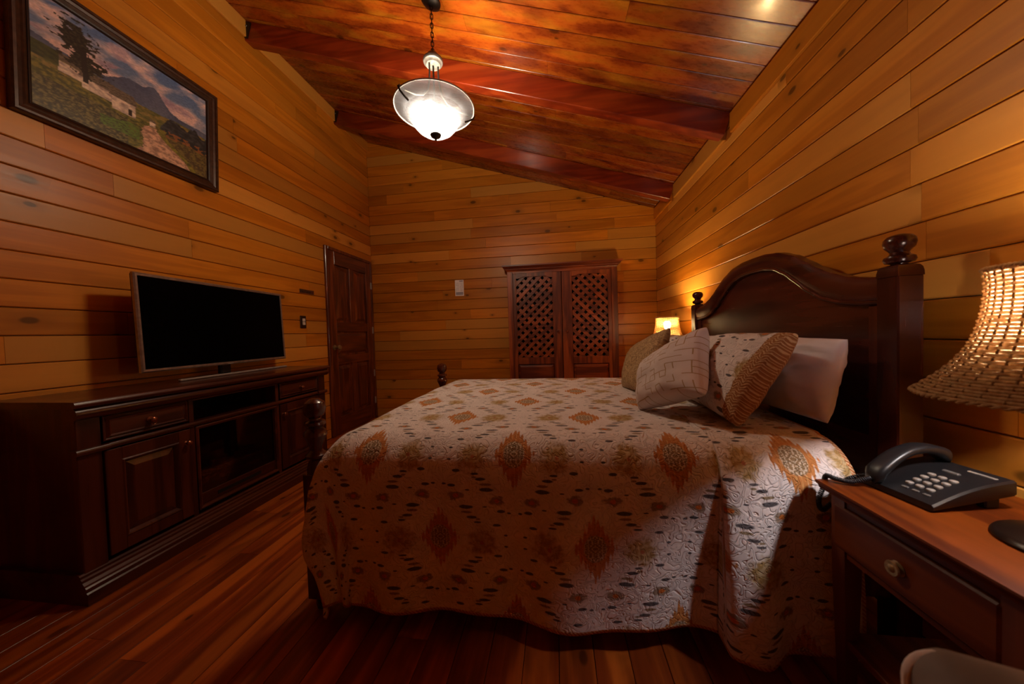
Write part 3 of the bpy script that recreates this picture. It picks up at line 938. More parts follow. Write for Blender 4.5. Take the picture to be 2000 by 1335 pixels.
for q in range(nl + 1):
    B().tube(link_mesh((PX, PY, ztop - 0.012 - q * (ztop - zcap) / nl), q * math.pi / 2 + 0.4), 0.0028, 6, closed=True).build('chain_link', iron, pl)
B().tube([(PX + 0.004 * math.sin(t * 2.2), PY + 0.004 * math.cos(t * 2.2), ztop - (ztop - zcap) * t / 20) for t in range(21)], 0.0018, 5).build('wire', cord_black, pl)
B().lathe([(0.0, 2.897), (0.012, 2.895), (0.014, 2.880), (0.030, 2.868), (0.047, 2.845), (0.050, 2.835)], (PX, PY, 0), 24).build('cap', iron, pl)
B().lathe([(0.050, 2.836), (0.060, 2.832), (0.062, 2.822), (0.058, 2.812), (0.050, 2.808), (0.044, 2.796), (0.0, 2.794)], (PX, PY, 0), 28).build('collar', pewter, pl)
for q in range(3):
    a = R((-122, 28, 110)[q])
    ca_, sa_ = math.cos(a), math.sin(a)
    pth = [(0.030, 2.80), (0.030, 2.74), (0.034, 2.68), (0.048, 2.62), (0.085, 2.572), (0.14, 2.546), (0.19, 2.536), (0.225, 2.532)]
    B().tube([(PX + r_ * ca_, PY + r_ * sa_, z_) for r_, z_ in pth], 0.0055, 8).build('rod', rod_grey, pl)
BOT = 2.366
prof = [(0.012, 0.0), (0.05, 0.004), (0.085, 0.016), (0.113, 0.036), (0.135, 0.062), (0.150, 0.088), (0.163, 0.108), (0.182, 0.124), (0.206, 0.136), (0.230, 0.146), (0.244, 0.154), (0.248, 0.161), (0.245, 0.166), (0.236, 0.160), (0.205, 0.146), (0.176, 0.130)]
inner = [(r_ - 0.005, z_ + 0.004) for r_, z_ in prof[::-1] if r_ > 0.02]
bw = B().lathe([(r_, BOT + z_) for r_, z_ in prof], (PX, PY, 0), 64, cap=False).build('glass_bowl', alabaster, pl, smooth=60)
B().tube([(PX + 0.247 * math.cos(2 * math.pi * q / 72), PY + 0.247 * math.sin(2 * math.pi * q / 72), BOT + 0.163) for q in range(72)], 0.0045, 8, closed=True).build('rim', rim_glass, bw, smooth=80)
for q in range(2):
    a = R((-122, 28)[q])
    ca_, sa_ = math.cos(a), math.sin(a)
    pth = [(0.215, 2.530), (0.250, 2.542), (0.256, 2.534), (0.246, 2.514), (0.220, 2.498), (0.190, 2.484)]
    B().tube([(PX + r_ * ca_, PY + r_ * sa_, z_) for r_, z_ in pth], 0.0058, 8).build('clip', iron, pl)
B().lathe([(0.0, BOT - 0.034), (0.006, BOT - 0.032), (0.007, BOT - 0.024), (0.012, BOT - 0.018), (0.030, BOT - 0.008), (0.034, BOT + 0.002), (0.020, BOT + 0.012), (0.0, BOT + 0.014)], (PX, PY, 0), 20).build('finial', iron, pl)
B().tube([(PX, PY, 2.795), (PX, PY, BOT)], 0.006, 8).build('stem', iron, pl)
for q in range(3):
    a = R(25 + 120 * q)
    c = (PX + 0.070 * math.cos(a), PY + 0.070 * math.sin(a), BOT + 0.105)
    B().tube([(PX, PY, BOT + 0.16), (PX + 0.05 * math.cos(a), PY + 0.05 * math.sin(a), BOT + 0.165), (c[0], c[1], BOT + 0.15)], 0.009, 8).build('socket', iron, pl)
    B().lathe([(0.0, -0.058), (0.024, -0.053), (0.046, -0.035), (0.057, -0.012), (0.058, 0.005), (0.048, 0.030), (0.026, 0.048), (0.014, 0.056)], c, 16).build('bulb', bulb_pendant, pl)

# ------------------------------------------------------------------ bed
BYN, BYF = 1.21, 2.715          # post centres
HX, FX = 1.092, -0.985
bed = thing('bed', (0.05, 1.96, 0), 'polished dark wooden bed with arched headboard and ball topped posts', 'bed')
for yy in (BYN, BYF):
    b = B()
    b.box((HX - 0.036, yy - 0.036, 0.0), (HX + 0.036, yy + 0.036, 1.245), 0.004)
    rows = []
    for i, (s_, z_) in enumerate(((1.0, 1.243), (0.985, 1.258), (0.93, 1.270), (0.82, 1.277), (0.6, 1.281), (0.3, 1.282))):
        h = 0.036 * s_
        rows.append([(HX - h, yy - h, z_), (HX + h, yy - h, z_), (HX + h, yy + h, z_), (HX - h, yy + h, z_)])
    vs = b.grid(rows, close_v=True)
    b.bm.faces.new(vs[-1])
    p = b.build('head_post', bed_z, bed, smooth=30)
    prof = [(0.018, 1.275), (0.020, 1.284), (0.033, 1.288), (0.0372, 1.297), (0.035, 1.306), (0.024, 1.313), (0.0215, 1.320), (0.026, 1.327), (0.034, 1.336), (0.0375, 1.350), (0.036, 1.362), (0.028, 1.372), (0.014, 1.377), (0.0, 1.378)]
    B().lathe(prof, (HX, yy, 0), 28).build('finial', bed_z, p)
for yy in (BYN, BYF):
    b = B()
    b.box((FX - 0.038, yy - 0.038, 0.05), (FX + 0.038, yy + 0.038, 0.56), 0.004)
    b.lathe([(0.022, 0.0), (0.026, 0.02), (0.024, 0.05)], (FX, yy, 0), 18)
    prof = [(0.036, 0.558), (0.036, 0.575), (0.030, 0.60), (0.028, 0.612), (0.040, 0.622), (0.040, 0.632), (0.030, 0.640), (0.022, 0.650), (0.024, 0.665), (0.036, 0.695), (0.043, 0.710), (0.040, 0.726), (0.028, 0.738), (0.030, 0.745), (0.040, 0.755), (0.038, 0.766), (0.024, 0.773), (0.022, 0.780), (0.038, 0.797), (0.042, 0.820), (0.036, 0.845), (0.020, 0.858), (0.0, 0.861)]
    b.lathe(prof, (FX, yy, 0), 26)
    b.build('foot_post', bed_z, bed, smooth=35)
ctr = (BYN + BYF) / 2
def curve(tab, d):
    d = abs(d)
    for (d0, z0), (d1, z1) in zip(tab, tab[1:]):
        if d <= d1:
            t = (d - d0) / (d1 - d0)
            t = t * t * (3 - 2 * t) * 0.35 + t * 0.65
            return z0 + (z1 - z0) * t
    return tab[-1][1]
OUT = [(0, 1.468), (0.10, 1.466), (0.2, 1.452), (0.30, 1.417), (0.38, 1.372), (0.45, 1.330), (0.52, 1.296), (0.60, 1.268), (0.68, 1.254), (0.74, 1.250)]
INN = [(0, 1.384), (0.10, 1.381), (0.18, 1.366), (0.26, 1.330), (0.33, 1.282), (0.40, 1.232), (0.48, 1.190), (0.57, 1.166), (0.66, 1.157), (0.74, 1.155)]
ya, yb = BYN + 0.034, BYF - 0.034
NS = 72
ys = [ya + (yb - ya) * i / NS for i in range(NS + 1)]
# crest: sweeping rail with a moulded section
sec = [(0.0, 1.105), (0.0, 1.072), (0.10, 1.063), (0.35, 1.058), (0.70, 1.060), (0.86, 1.068), (0.90, 1.076), (1.0, 1.076), (1.0, 1.105)]
b = B()
rows = []
for f_, x_ in sec:
    rows.append([(x_, yy, curve(OUT, yy - ctr) * (1 - f_) + curve(INN, yy - ctr) * f_) for yy in ys])
b.grid(rows, close_u=True)
b.build('crest_rail', bed_y, bed, smooth=35)
b = B()
b.tube([(1.071, yy, curve(INN, yy - ctr) + 0.012) for yy in ys], 0.010, 8)
b.build('bead', bed_y, bed, smooth=60)
b = B()
rows = [[(x_, yy, z_ if z_ else curve(INN, yy - ctr) + 0.02) for yy in ys] for x_, z_ in ((1.082, 0.30), (1.082, None), (1.100, None), (1.100, 0.30))]
b.grid(rows, close_u=True)
b.build('headboard_panel', bed_y, bed, smooth=35)
for y0, y1 in ((ya, ya + 0.05), (yb - 0.05, yb)):
    B().box((1.070, y0, 0.30), (1.104, y1, 1.16), 0.006).build('headboard_stile', bed_z, bed, smooth=0)
for yy in (BYN, BYF):
    B().box((FX + 0.03, yy - 0.014, 0.20), (HX - 0.03, yy + 0.014, 0.40), 0.004).build('side_rail', bed_y, bed, smooth=0)
B().box((FX - 0.014, BYN + 0.03, 0.20), (FX + 0.014, BYF - 0.03, 0.42), 0.004).build('foot_rail', bed_y, bed, smooth=0)
B().box((-0.88, BYN + 0.05, 0.22), (1.04, BYF - 0.05, 0.56), 0.04, 2).build('bed_base', under_cloth, bed, smooth=0)

# ------------------------------------------------------------------ printed quilt cloth
def quilt_material(name, hem=True):
    M = Mat(name)
    uvn = M.node('ShaderNodeUVMap')
    uv = uvn.outputs[0]
    s_, t_, _ = M.xyz(uv)
    wob = M.noise(uv, 55.0, 2.0, 0.6)
    wob2 = M.noise(uv, 9.0, 2.0, 0.5)
    cream = M.mix(wob2.smooth(0.3, 0.7), (0.72, 0.64, 0.61), (0.80, 0.72, 0.69))
    col = cream
    CA, CB = 0.54, 0.60
    masks = []
    for cx, cy in ((0.11, 0.83), (-0.16, 1.13)):
        a = (((s_ - (cx - CA / 2)) / CA).frac() - 0.5) * CA
        b_ = (((t_ - (cy - CB / 2)) / CB).frac() - 0.5) * CB
        aa, bb = a.abs(), b_.abs()
        # soft yellow-olive flowers between the medallions of a row, and above
        fl = ((aa - 0.150) * (aa - 0.150) + (b_ + 0.01) * (b_ + 0.01)).sqrt() + (wob - 0.5) * 0.060 + (wob2 - 0.5) * 0.05
        col = M.mix(1.0 - fl.smooth(0.030, 0.066), col, M.mix(wob.smooth(0.4, 0.6), (0.40, 0.255, 0.095), (0.54, 0.40, 0.22)))
        ce = ((aa - 0.150) * (aa - 0.150) + (b_ + 0.01) * (b_ + 0.01)).sqrt()
        col = M.mix((1.0 - ce.smooth(0.004, 0.009)) * 0.8, col, (0.40, 0.10, 0.04))
        # brown beads with an orange heart above and below
        bd = (((aa - 0.062) / 0.030) * ((aa - 0.062) / 0.030) + ((bb - 0.158) / 0.017) * ((bb - 0.158) / 0.017)).sqrt() + (wob - 0.5) * 1.5
        col = M.mix((1.0 - bd.smooth(0.7, 1.1)) * 0.85, col, (0.24, 0.155, 0.085))
        bh = (((aa - 0.062) / 0.011) * ((aa - 0.062) / 0.011) + ((bb - 0.158) / 0.008) * ((bb - 0.158) / 0.008)).sqrt() + (wob - 0.5) * 0.9
        col = M.mix(1.0 - bh.smooth(0.7, 1.1), col, (0.56, 0.16, 0.030))
        # dark brushed dashes sweeping away from each medallion
        for px_, py_, w_, h_, cc in ((0.098, 0.118, 0.028, 0.0080, 0), (0.100, 0.099, 0.022, 0.005, 1), (0.118, 0.081, 0.020, 0.0058, 0), (0.138, 0.064, 0.015, 0.004, 0),
                                     (0.205, 0.055, 0.016, 0.0055, 0), (0.222, 0.105, 0.016, 0.006, 0), (0.165, 0.120, 0.009, 0.003, 0), (0.020, 0.200, 0.008, 0.004, 0), (0.13, 0.225, 0.010, 0.0035, 1), (0.235, 0.02, 0.008, 0.004, 0)):
            e = (((aa - px_) / w_) * ((aa - px_) / w_) + ((bb - py_) / h_) * ((bb - py_) / h_)).sqrt() + (wob - 0.5) * 0.5
            col = M.mix((1.0 - e.smooth(0.75, 1.05)) * 0.92, col, (0.055, 0.048, 0.055) if cc == 0 else (0.26, 0.17, 0.075))
        # medallion: flame-edged diamond with a lace heart
        stripe = ((a * 420.0).sin() * 0.5 + 0.5)
        flame = aa / 0.070 + bb / 0.108 + (stripe - 0.5) * 0.20 + (wob - 0.5) * 0.35
        dm = 1.0 - flame.smooth(0.93, 1.06)
        oc = M.mix((stripe * wob * 2.0).smooth(0.75, 1.3), (0.52, 0.175, 0.016), (0.64, 0.33, 0.09))
        col = M.mix(dm * 0.93, col, oc)
        lr = ((a / 0.038) * (a / 0.038) + (b_ / 0.046) * (b_ / 0.046)).sqrt()
        lw = M.noise(M.vec(aa * 150.0, bb * 150.0, 0.0), 1.0, 1.0, 0.5)
        lace = M.mix(lw.smooth(0.49, 0.56), (0.27, 0.17, 0.085), (0.64, 0.53, 0.40))
        col = M.mix(1.0 - (lr + (wob - 0.5) * 0.25).smooth(0.92, 1.05), col, lace)
    if hem:
        at = M.node('ShaderNodeAttribute', attribute_name='hem')
        h = S(M.nt, at.outputs['Fac'])
        st = (((s_ + t_) * 520.0).sin() * 0.5 + 0.5)
        hc = M.mix(st.smooth(0.4, 0.6), (0.44, 0.13, 0.035), (0.62, 0.40, 0.22))
        col = M.mix(h.lt(0.011), col, hc)
    # meandering quilting stitches
    w0 = M.noise(uv, 30.0, 0.0, 0.4, 1.3)
    st_ = ((w0 * 4.5).frac() - 0.5).abs()
    puff = (st_ * 2.0).pow(0.55)
    groove = st_.smooth(0.0, 0.22)
    h2 = groove * 0.7 + (1.0 - puff) * 0.0 + (w0 * 12.0).sin() * 0.15
    return M.done(col, 0.85, bump=h2, bstr=0.7, bdist=0.007, spec=0.2)
quilt_mat = quilt_material('printed quilted cotton')
sham_mat = quilt_material('printed quilted sham', False)

ZT = 0.715
RX0, RY0, RY1, RR = -0.80, 1.245, 2.665, 0.130
LEN = 0.695
S1 = 0.885
def sstep(a, b_, x):
    t = max(0.0, min(1.0, (x - a) / (b_ - a)))
    return t * t * (3 - 2 * t)
def quilt_pt(s, t):
    bx, by = max(s, RX0), min(max(t, RY0), RY1)
    dx, dy = s - bx, t - by
    crown = 0.012 * (1 - ((by - ctr) / 0.75) ** 2)
    wr_ = 0.004 * mnoise.noise(Vector((s * 4, t * 4, 1.0)))
    if dx == 0 and dy == 0:
        step = 0.006 * sstep(0.50, 0.512, s - 0.05 * max(0, t - 1.3)) * (1 - sstep(1.5, 1.8, t))
        return Vector((s, t, ZT + crown + wr_ + step))
    ax, ay = abs(dx), abs(dy)
    p_ = 5.0
    d = (ax ** p_ + ay ** p_) ** (1 / p_)
    hl = math.hypot(dx, dy)
    n_ = Vector((dx / hl, dy / hl, 0))
    al = s if ay > ax else t
    near = t < RY0
    fold = 0.0; drop = 0.0
    arc = RR * math.pi / 2
    g = sstep(0.06, LEN, d)
    if near:
        fold = 0.014 * math.sin(s * 9.5 + 0.6) + 0.008 * math.sin(s * 21 + 1.7) + 0.010 * mnoise.noise(Vector((s * 3, d * 2, 0)))
        pleat = sstep(0.508, 0.520, s - 0.03 * (1 - d / LEN) * 0) * (1 - sstep(0.58, 0.70, s))
        fold = fold * g * 1.25 + (0.052 * pleat) * sstep(0.05, 0.60, d) + 0.012 * sstep(0.508, 0.52, s) * sstep(0.02, 0.2, d)
        drop = 0.012 * math.sin(s * 8 + 2.2) * g + 0.016 * sstep(0.508, 0.52, s) * g * (1 - 1.2 * sstep(0.60, 0.68, s))
        fold += 0.02 * g * (1 - sstep(-0.9, -0.6, s)) * 0
    else:
        fold = 0.006 * math.sin(al * 10) * g
        if dx < 0 and ay == 0: fold = -0.004 + 0.006 * g * math.sin(t * 9)
    c_ = min(ax, ay) / max(ax, ay, 1e-6)
    if near and dx < 0:
        fold += 0.075 * c_ * c_ * sstep(0.03, 0.34, d) * (1 - 0.55 * sstep(0.42, 0.75, d))
    if d < arc:
        ph = d / RR
        out, z = RR * math.sin(ph), RR * (1 - math.cos(ph))
    else:
        out, z = RR, RR + (d - arc)
    pos = Vector((bx, by, ZT + crown)) + n_ * (out + fold) - Vector((0, 0, z + drop))
    pos.z += wr_
    if pos.z < 0.02: pos.z = 0.02
    return pos
def axis_vals(a, b_, step):
    n_ = int(round((b_ - a) / step))
    return [a + (b_ - a) * i / n_ for i in range(n_ + 1)]
ss = sorted(axis_vals(RX0 - LEN, S1, 0.0105) + [0.5085, 0.511, 0.5135, 0.516, 0.5185])
ts = axis_vals(RY0 - LEN, RY1 + LEN, 0.0115)
b = B()
b.grid([[quilt_pt(s_, t_) for t_ in ts] for s_ in ss])
quilt = b.build('quilt', quilt_mat, None, smooth=75)
tag(quilt, 'cream quilt printed with orange medallions spread over the bed', 'quilt')
me = quilt.data
uvl = me.uv_layers.new(name='UVMap')
nT = len(ts)
def vert_uv(i):
    s_ = ss[i // nT]
    return s_ + (0.19 if s_ > 0.514 else 0.0), ts[i % nT]
for lp in me.loops:
    uvl.data[lp.index].uv = vert_uv(lp.vertex_index)
ha = me.attributes.new('hem', 'FLOAT', 'POINT')
ha.data.foreach_set('value', [min(s_ - ss[0], ss[-1] - s_, t_ - ts[0], ts[-1] - t_) for s_ in ss for t_ in ts])
if quilt.data.polygons[len(quilt.data.polygons) // 2].normal.z < 0:
    me.flip_normals()
sol = quilt.modifiers.new('thickness', 'SOLIDIFY')
sol.thickness = 0.009
sol.offset = -1

# ------------------------------------------------------------------ pillows
def pillow(name, label, cat, corners, thick, mat, group=None, res=34, pinch=0.07, seed=0, wr_=0.006, border=None, border_mat=None, sag=0.0, power=0.42, uvo=(0.0, 0.0)):
    """corners BL, BR, TR, TL (as seen from the foot) in world metres"""
    BL, BR, TR_, TL_ = [Vector(c) for c in corners]
    base = (BL + BR) / 2
    nrm = ((BR - BL).cross(TL_ - BL)).normalized()
    if nrm.x > 0: nrm = -nrm
    t = thing(name, base, label, cat, group)
    W = ((BR - BL).length + (TR_ - TL_).length) / 2
    H = ((TL_ - BL).length + (TR_ - BR).length) / 2
    def P(u, v, side):
        uu = u * (1 - pinch * (1 - v * v)); vv = v * (1 - pinch * (1 - u * u))
        a, b_ = (uu + 1) / 2, (vv + 1) / 2
        p = BL * (1 - a) * (1 - b_) + BR * a * (1 - b_) + TR_ * a * b_ + TL_ * (1 - a) * b_
        f_ = max(0.0, (1 - u * u) * (1 - v * v)) ** power
        f_ *= 1 + 0.18 * mnoise.noise(Vector((u * 1.7 + seed, v * 1.7, seed)))
        e = 1 - max(abs(u), abs(v)) ** 6
        w_ = wr_ * mnoise.noise(Vector((u * 5 + seed * 3, v * 5, side))) * e
        bulge = sag * (1 - u * u) * max(0, -v) * -1.0
        p = p + nrm * (side * thick / 2 * f_ + w_)
        p.z = max(p.z, ZT + 0.0145)
        return p
    us = [math.sin((i / res - 0.5) * math.pi) for i in range(res + 1)]
    cut = next((i for i, u in enumerate(us) if u >= 1 - 2 * border / W), res) if border else res
    for nm, i0, i1, mt in (('cover', 0, cut, mat), ('border', cut, res, border_mat)):
        if i1 <= i0: continue
        b = B()
        uv = []
        for side in (1, -1):
            rows = []
            for i in range(i0, i1 + 1):
                row = []
                for j in range(res + 1):
                    v = us[j]
                    row.append(P(us[i], v, side))
                    uv.append((us[i] * W / 2 + 0.11 + uvo[0], v * H / 2 + 0.83 + uvo[1]))
                rows.append(row)
            b.grid(rows)
        o = b.build(nm, mt, t, smooth=80)
        ul = o.data.uv_layers.new(name='UVMap')
        for lp in o.data.loops:
            ul.data[lp.index].uv = uv[lp.vertex_index]
    return t

M = Mat('rust and cream zigzag border')
uv = M.node('ShaderNodeUVMap').outputs[0]
u_, v_, _ = M.xyz(uv)
wz = M.noise(uv, 60.0, 2.0, 0.5)
zz = ((v_ * 88.0 + (u_ * 42.0).pingpong(0.5) * 2.0 + wz * 2.2) * 6.2).sin()
border = M.done(M.mix(zz.smooth(0.1, 0.9), (0.31, 0.125, 0.042), (0.56, 0.36, 0.19)), 0.85, bump=zz, bstr=0.3, bdist=0.003, spec=0.2)

M = Mat('white cotton with tan maze embroidery')
uv = M.node('ShaderNodeUVMap').outputs[0]
u_, v_, _ = M.xyz(uv)
cell = 0.029
cu, cv = (u_ / cell), (v_ / cell)
def whash(a, b_, k_):
    n_ = M.node('ShaderNodeTexWhiteNoise', noise_dimensions='3D')
    M.link(M.vec(a, b_, k_), n_.inputs['Vector'])
    return S(M.nt, n_.outputs['Value'])
fu, fv = cu.floor(), cv.floor()
lu = ((cu.frac() - 0.5).abs()).gt(0.44)
lv = ((cv.frac() - 0.5).abs()).gt(0.44)
vl = lu * whash((cu + 0.5).floor(), fv, 1.3).gt(0.48)
hl_ = lv * whash(fu, (cv + 0.5).floor(), 5.7).gt(0.48)
ln2 = vl.mx(hl_)
wn = M.noise(uv, 20.0, 3.0, 0.5)
maze = M.done(M.mix(ln2 * 0.9, M.mix(wn, (0.60, 0.52, 0.49), (0.70, 0.62, 0.59)), (0.36, 0.22, 0.085)), 0.8, bump=wn + ln2 * 0.2, bstr=0.2, bdist=0.004, spec=0.2)

M = Mat('crinkled golden tan weave')
uv = M.node('ShaderNodeUVMap').outputs[0]
w1 = M.noise(uv, 75.0, 3.0, 0.6, 1.5)
tan_mat = M.done(M.mix(w1.smooth(0.35, 0.65), (0.22, 0.12, 0.045), (0.52, 0.34, 0.155)), 0.65, bump=w1, bstr=0.8, bdist=0.006)

Q = ZT + 0.012
pillow('bed_pillow', 'plain white pillow leaning on the headboard beside the near bedpost', 'pillow',
       ((0.872, 1.90, Q + 0.02), (0.905, 1.238, Q + 0.035), (0.965, 1.236, 1.046), (0.985, 1.83, 1.052)), 0.19, linen, 'white sleeping pillows', seed=1, pinch=0.03, wr_=0.022, power=0.45)
pillow('bed_pillow', 'plain white pillow mostly hidden beyond the other, near the far bedpost', 'pillow',
       ((0.872, 2.64, Q + 0.012), (0.880, 2.00, Q + 0.012), (0.975, 2.02, 1.050), (0.985, 2.62, 1.048)), 0.12, linen, 'white sleeping pillows', seed=2, pinch=0.03, wr_=0.022, power=0.45)
pillow('pillow_sham', 'quilted printed sham with rust zigzag border, largest and nearest of the patterned pillows', 'pillow',
       ((0.630, 1.88, Q + 0.03), (0.625, 1.255, Q + 0.020), (0.822, 1.250, 1.068), (0.825, 1.86, 1.045)), 0.20, sham_mat, 'quilted pillow shams', seed=0, uvo=(0.11, -0.02), border=0.060, border_mat=border, power=0.33, wr_=0.012, pinch=0.05)
pillow('pillow_sham', 'quilted printed sham half hidden behind the white maze cushion', 'pillow',
       ((0.640, 2.56, Q + 0.03), (0.642, 2.00, Q + 0.03), (0.815, 1.97, 1.050), (0.825, 2.58, 1.050)), 0.17, sham_mat, 'quilted pillow shams', seed=3, uvo=(0.30, 0.11), border=0.060, border_mat=border, power=0.33, wr_=0.012, pinch=0.05)
pillow('maze_cushion', 'white cushion embroidered with a tan maze of lines, in front of the shams', 'cushion',
       ((0.370, 1.555, Q + 0.004), (0.535, 1.285, 0.855), (0.660, 1.555, 1.100), (0.415, 1.66, 0.930)), 0.20, maze, 'throw cushions', seed=4, pinch=0.06, power=0.36)
pillow('tan_cushion', 'crinkled golden tan cushion farthest left on the bed', 'cushion',
       ((0.415, 2.17, Q + 0.006), (0.480, 1.80, Q + 0.006), (0.662, 2.03, 1.105), (0.510, 2.35, 0.960)), 0.16, tan_mat, 'throw cushions', seed=5, pinch=0.06, power=0.38)

# ------------------------------------------------------------------ nightstands
NZ = 0.65
def nightstand(y0, y1, label):
    t = thing('nightstand', ((0.735 + 1.135) / 2, (y0 + y1) / 2, 0), label, 'nightstand', 'bedside nightstands')
    x0, x1 = 0.735, 1.140
    b = B()
    prof = [(x0 + 0.012, NZ - 0.024), (x1, NZ - 0.024), (x1, NZ), (x0 + 0.002, NZ), (x0, NZ - 0.004), (x0 + 0.003, NZ - 0.010), (x0 + 0.008, NZ - 0.014)]
    b.prism(prof, y0, y1, 1)
    b.build('top', night_y, t, smooth=0)
    a, c = y0 + 0.018, y1 - 0.018
    xf_, xb = x0 + 0.030, x1 - 0.02
    for xx in (xf_, xb - 0.042):
        for yy in (a, c - 0.042):
            b = B()
            h = 0.021
            cx_, cy_ = xx + h, yy + h
            rows = []
            for s_, z_ in ((0.62, 0.0), (0.62, 0.03), (1.0, 0.40), (1.0, NZ - 0.024)):
                rows.append([(cx_ - h * s_, cy_ - h * s_, z_), (cx_ + h * s_, cy_ - h * s_, z_), (cx_ + h * s_, cy_ + h * s_, z_), (cx_ - h * s_, cy_ + h * s_, z_)])
            vs = b.grid(rows, close_v=True)
            b.bm.faces.new(vs[0]); b.bm.faces.new(vs[-1])
            b.build('leg', night_z, t, smooth=0)
    za, zb = 0.475, NZ - 0.024
    B().box((xf_ + 0.004, a + 0.042, zb - 0.028), (xf_ + 0.024, c - 0.042, zb), 0.002).build('top_rail', night_y, t, smooth=0)
    B().box((xf_ + 0.004, a + 0.042, za - 0.018), (xf_ + 0.024, c - 0.042, za), 0.002).build('bottom_rail', night_y, t, smooth=0)
    for yy in (a + 0.004, c - 0.022):
        B().box((xf_ + 0.042, yy, za - 0.018), (xb - 0.042, yy + 0.018, zb)).build('side_panel', night_z, t, smooth=0)
    B().box((xb - 0.03, a + 0.042, za - 0.018), (xb - 0.012, c - 0.042, zb)).build('back_panel', night_z, t, smooth=0)
    d = B().box((xf_ - 0.004, a + 0.040, za + 0.002), (xf_ + 0.016, c - 0.012, zb - 0.030), 0.004).build('drawer', night_y, t, smooth=0)
    B(face_mx(xf_ - 0.004)).lathe([(0.016, 0.0), (0.017, 0.002), (0.008, 0.005), (0.008, 0.007), (0.015, 0.009), (0.017, 0.012), (0.0155, 0.015), (0.009, 0.0145), (0.006, 0.017), (0, 0.018)], ((a + c) / 2 + 0.012, (za + zb - 0.03) / 2, 0), 18, 2).build('knob', brass, d)
    B().box((xf_ + 0.008, a + 0.008, 0.205), (xb - 0.008, c - 0.008, 0.225), 0.002).build('shelf', night_y, t, smooth=0)
    return t
ns = nightstand(0.615, 1.052, 'cedar nightstand with brass knob holding the telephone, at the right edge')
nsf = copy_tree(ns)
nsf.location = (ns.location.x, 2.88 + (1.052 - 0.615) / 2, 0)
tag(nsf, 'cedar nightstand hidden behind the far side of the bed')

# ------------------------------------------------------------------ bedside lamps
def table_lamp(x, y, label, bulb):
    t = thing('table_lamp', (x, y, NZ), label, 'lamp', 'woven bedside lamps')
    B().lathe([(0.088, NZ + 0.001), (0.090, NZ + 0.006), (0.086, NZ + 0.013), (0.080, NZ + 0.017), (0.05, NZ + 0.021), (0.016, NZ + 0.028), (0.0, NZ + 0.028)], (x, y, 0), 40).build('foot', lamp_base_mat, t)
    B().lathe([(0.016, NZ + 0.026), (0.011, NZ + 0.04), (0.010, NZ + 0.10), (0.018, NZ + 0.13), (0.022, NZ + 0.17), (0.014, NZ + 0.22), (0.009, NZ + 0.26), (0.009, NZ + 0.33), (0.013, NZ + 0.38), (0.013, NZ + 0.43)], (x, y, 0), 20).build('column', lamp_base_mat, t)
    zb_, zt_ = 0.944, 1.200
    B().lathe([(0.012, 1.078), (0.013, 1.09), (0.024, 1.110), (0.030, 1.132), (0.028, 1.152), (0.018, 1.166), (0.0, 1.170)], (x, y, 0), 16).build('bulb', bulb, t)
    def rad(f_):            # 0 at the bottom rim, 1 at the top: bell with a flared skirt
        tab = [(0, 0.194), (0.06, 0.178), (0.14, 0.158), (0.24, 0.138), (0.36, 0.120), (0.50, 0.107), (0.66, 0.099), (0.82, 0.095), (0.93, 0.095), (1.0, 0.098)]
        for (a0, r0), (a1, r1) in zip(tab, tab[1:]):
            if f_ <= a1:
                return r0 + (r1 - r0) * (f_ - a0) / (a1 - a0)
        return tab[-1][1]
    # the carrier hub of the shade
    b = B()
    for q in range(3):
        a = R(40 + 120 * q)
        b.tube([(x + 0.012 * math.cos(a), y + 0.012 * math.sin(a), 1.03), (x + 0.116 * math.cos(a), y + 0.116 * math.sin(a), zb_ + 0.36 * (zt_ - zb_))], 0.0018, 5)
    b.build('shade_carrier', iron, t)
    # upright stakes and woven strands: too many and too fine to pick apart
    ST = 38
    b = B()
    for q in range(ST):
        a = 2 * math.pi * q / ST
        b.tube([(x + rad(f_) * math.cos(a), y + rad(f_) * math.sin(a), zb_ + f_ * (zt_ - zb_)) for f_ in [i / 9 for i in range(10)]], 0.0021, 5)
    sh = b.build('shade_stakes', rattan_dark, t, smooth=80)
    sh['kind'] = 'stuff'
    b = B()
    fs = [0.0]
    while fs[-1] < 1.0:
        f_ = fs[-1]
        slope = abs(rad(min(1, f_ + 0.02)) - rad(f_)) / 0.02 / (zt_ - zb_)
        fs.append(f_ + 0.0079 / math.sqrt(1 + slope * slope) / (zt_ - zb_))
    for j, f_ in enumerate(fs[:-1]):
        pth = []
        for q in range(ST * 2):
            a = math.pi * q / ST
            wv_ = 0.0022 * (1 if (q // 2 + j) % 2 else -1) * (1 if q % 2 == 0 else 0)
            rr_ = rad(f_) + wv_
            pth.append((x + rr_ * math.cos(a), y + rr_ * math.sin(a), zb_ + f_ * (zt_ - zb_)))
        b.tube(pth, 0.0036, 5, closed=True)
    wv_o = b.build('shade_weave', rattan, t, smooth=80)
    wv_o['kind'] = 'stuff'
    for zz_, rr_, nm in ((zb_ - 0.002, rad(0) + 0.001, 'bottom_braid'), (zt_ + 0.002, rad(1) + 0.001, 'top_braid')):
        b = B()
        for ph in (0, math.pi):
            n_ = 160
            b.tube([(x + (rr_ + 0.003 * math.cos(q * 2 * math.pi * 40 / n_ + ph)) * math.cos(2 * math.pi * q / n_), y + (rr_ + 0.003 * math.cos(q * 2 * math.pi * 40 / n_ + ph)) * math.sin(2 * math.pi * q / n_), zz_ + 0.003 * math.sin(q * 2 * math.pi * 40 / n_ + ph)) for q in range(n_)], 0.0030, 5, closed=True)
        b.build(nm, rattan, t, smooth=80)
    return t
table_lamp(0.965, 0.752, 'bedside lamp with flared woven rattan shade at the right edge, on the telephone nightstand', bulb_near)
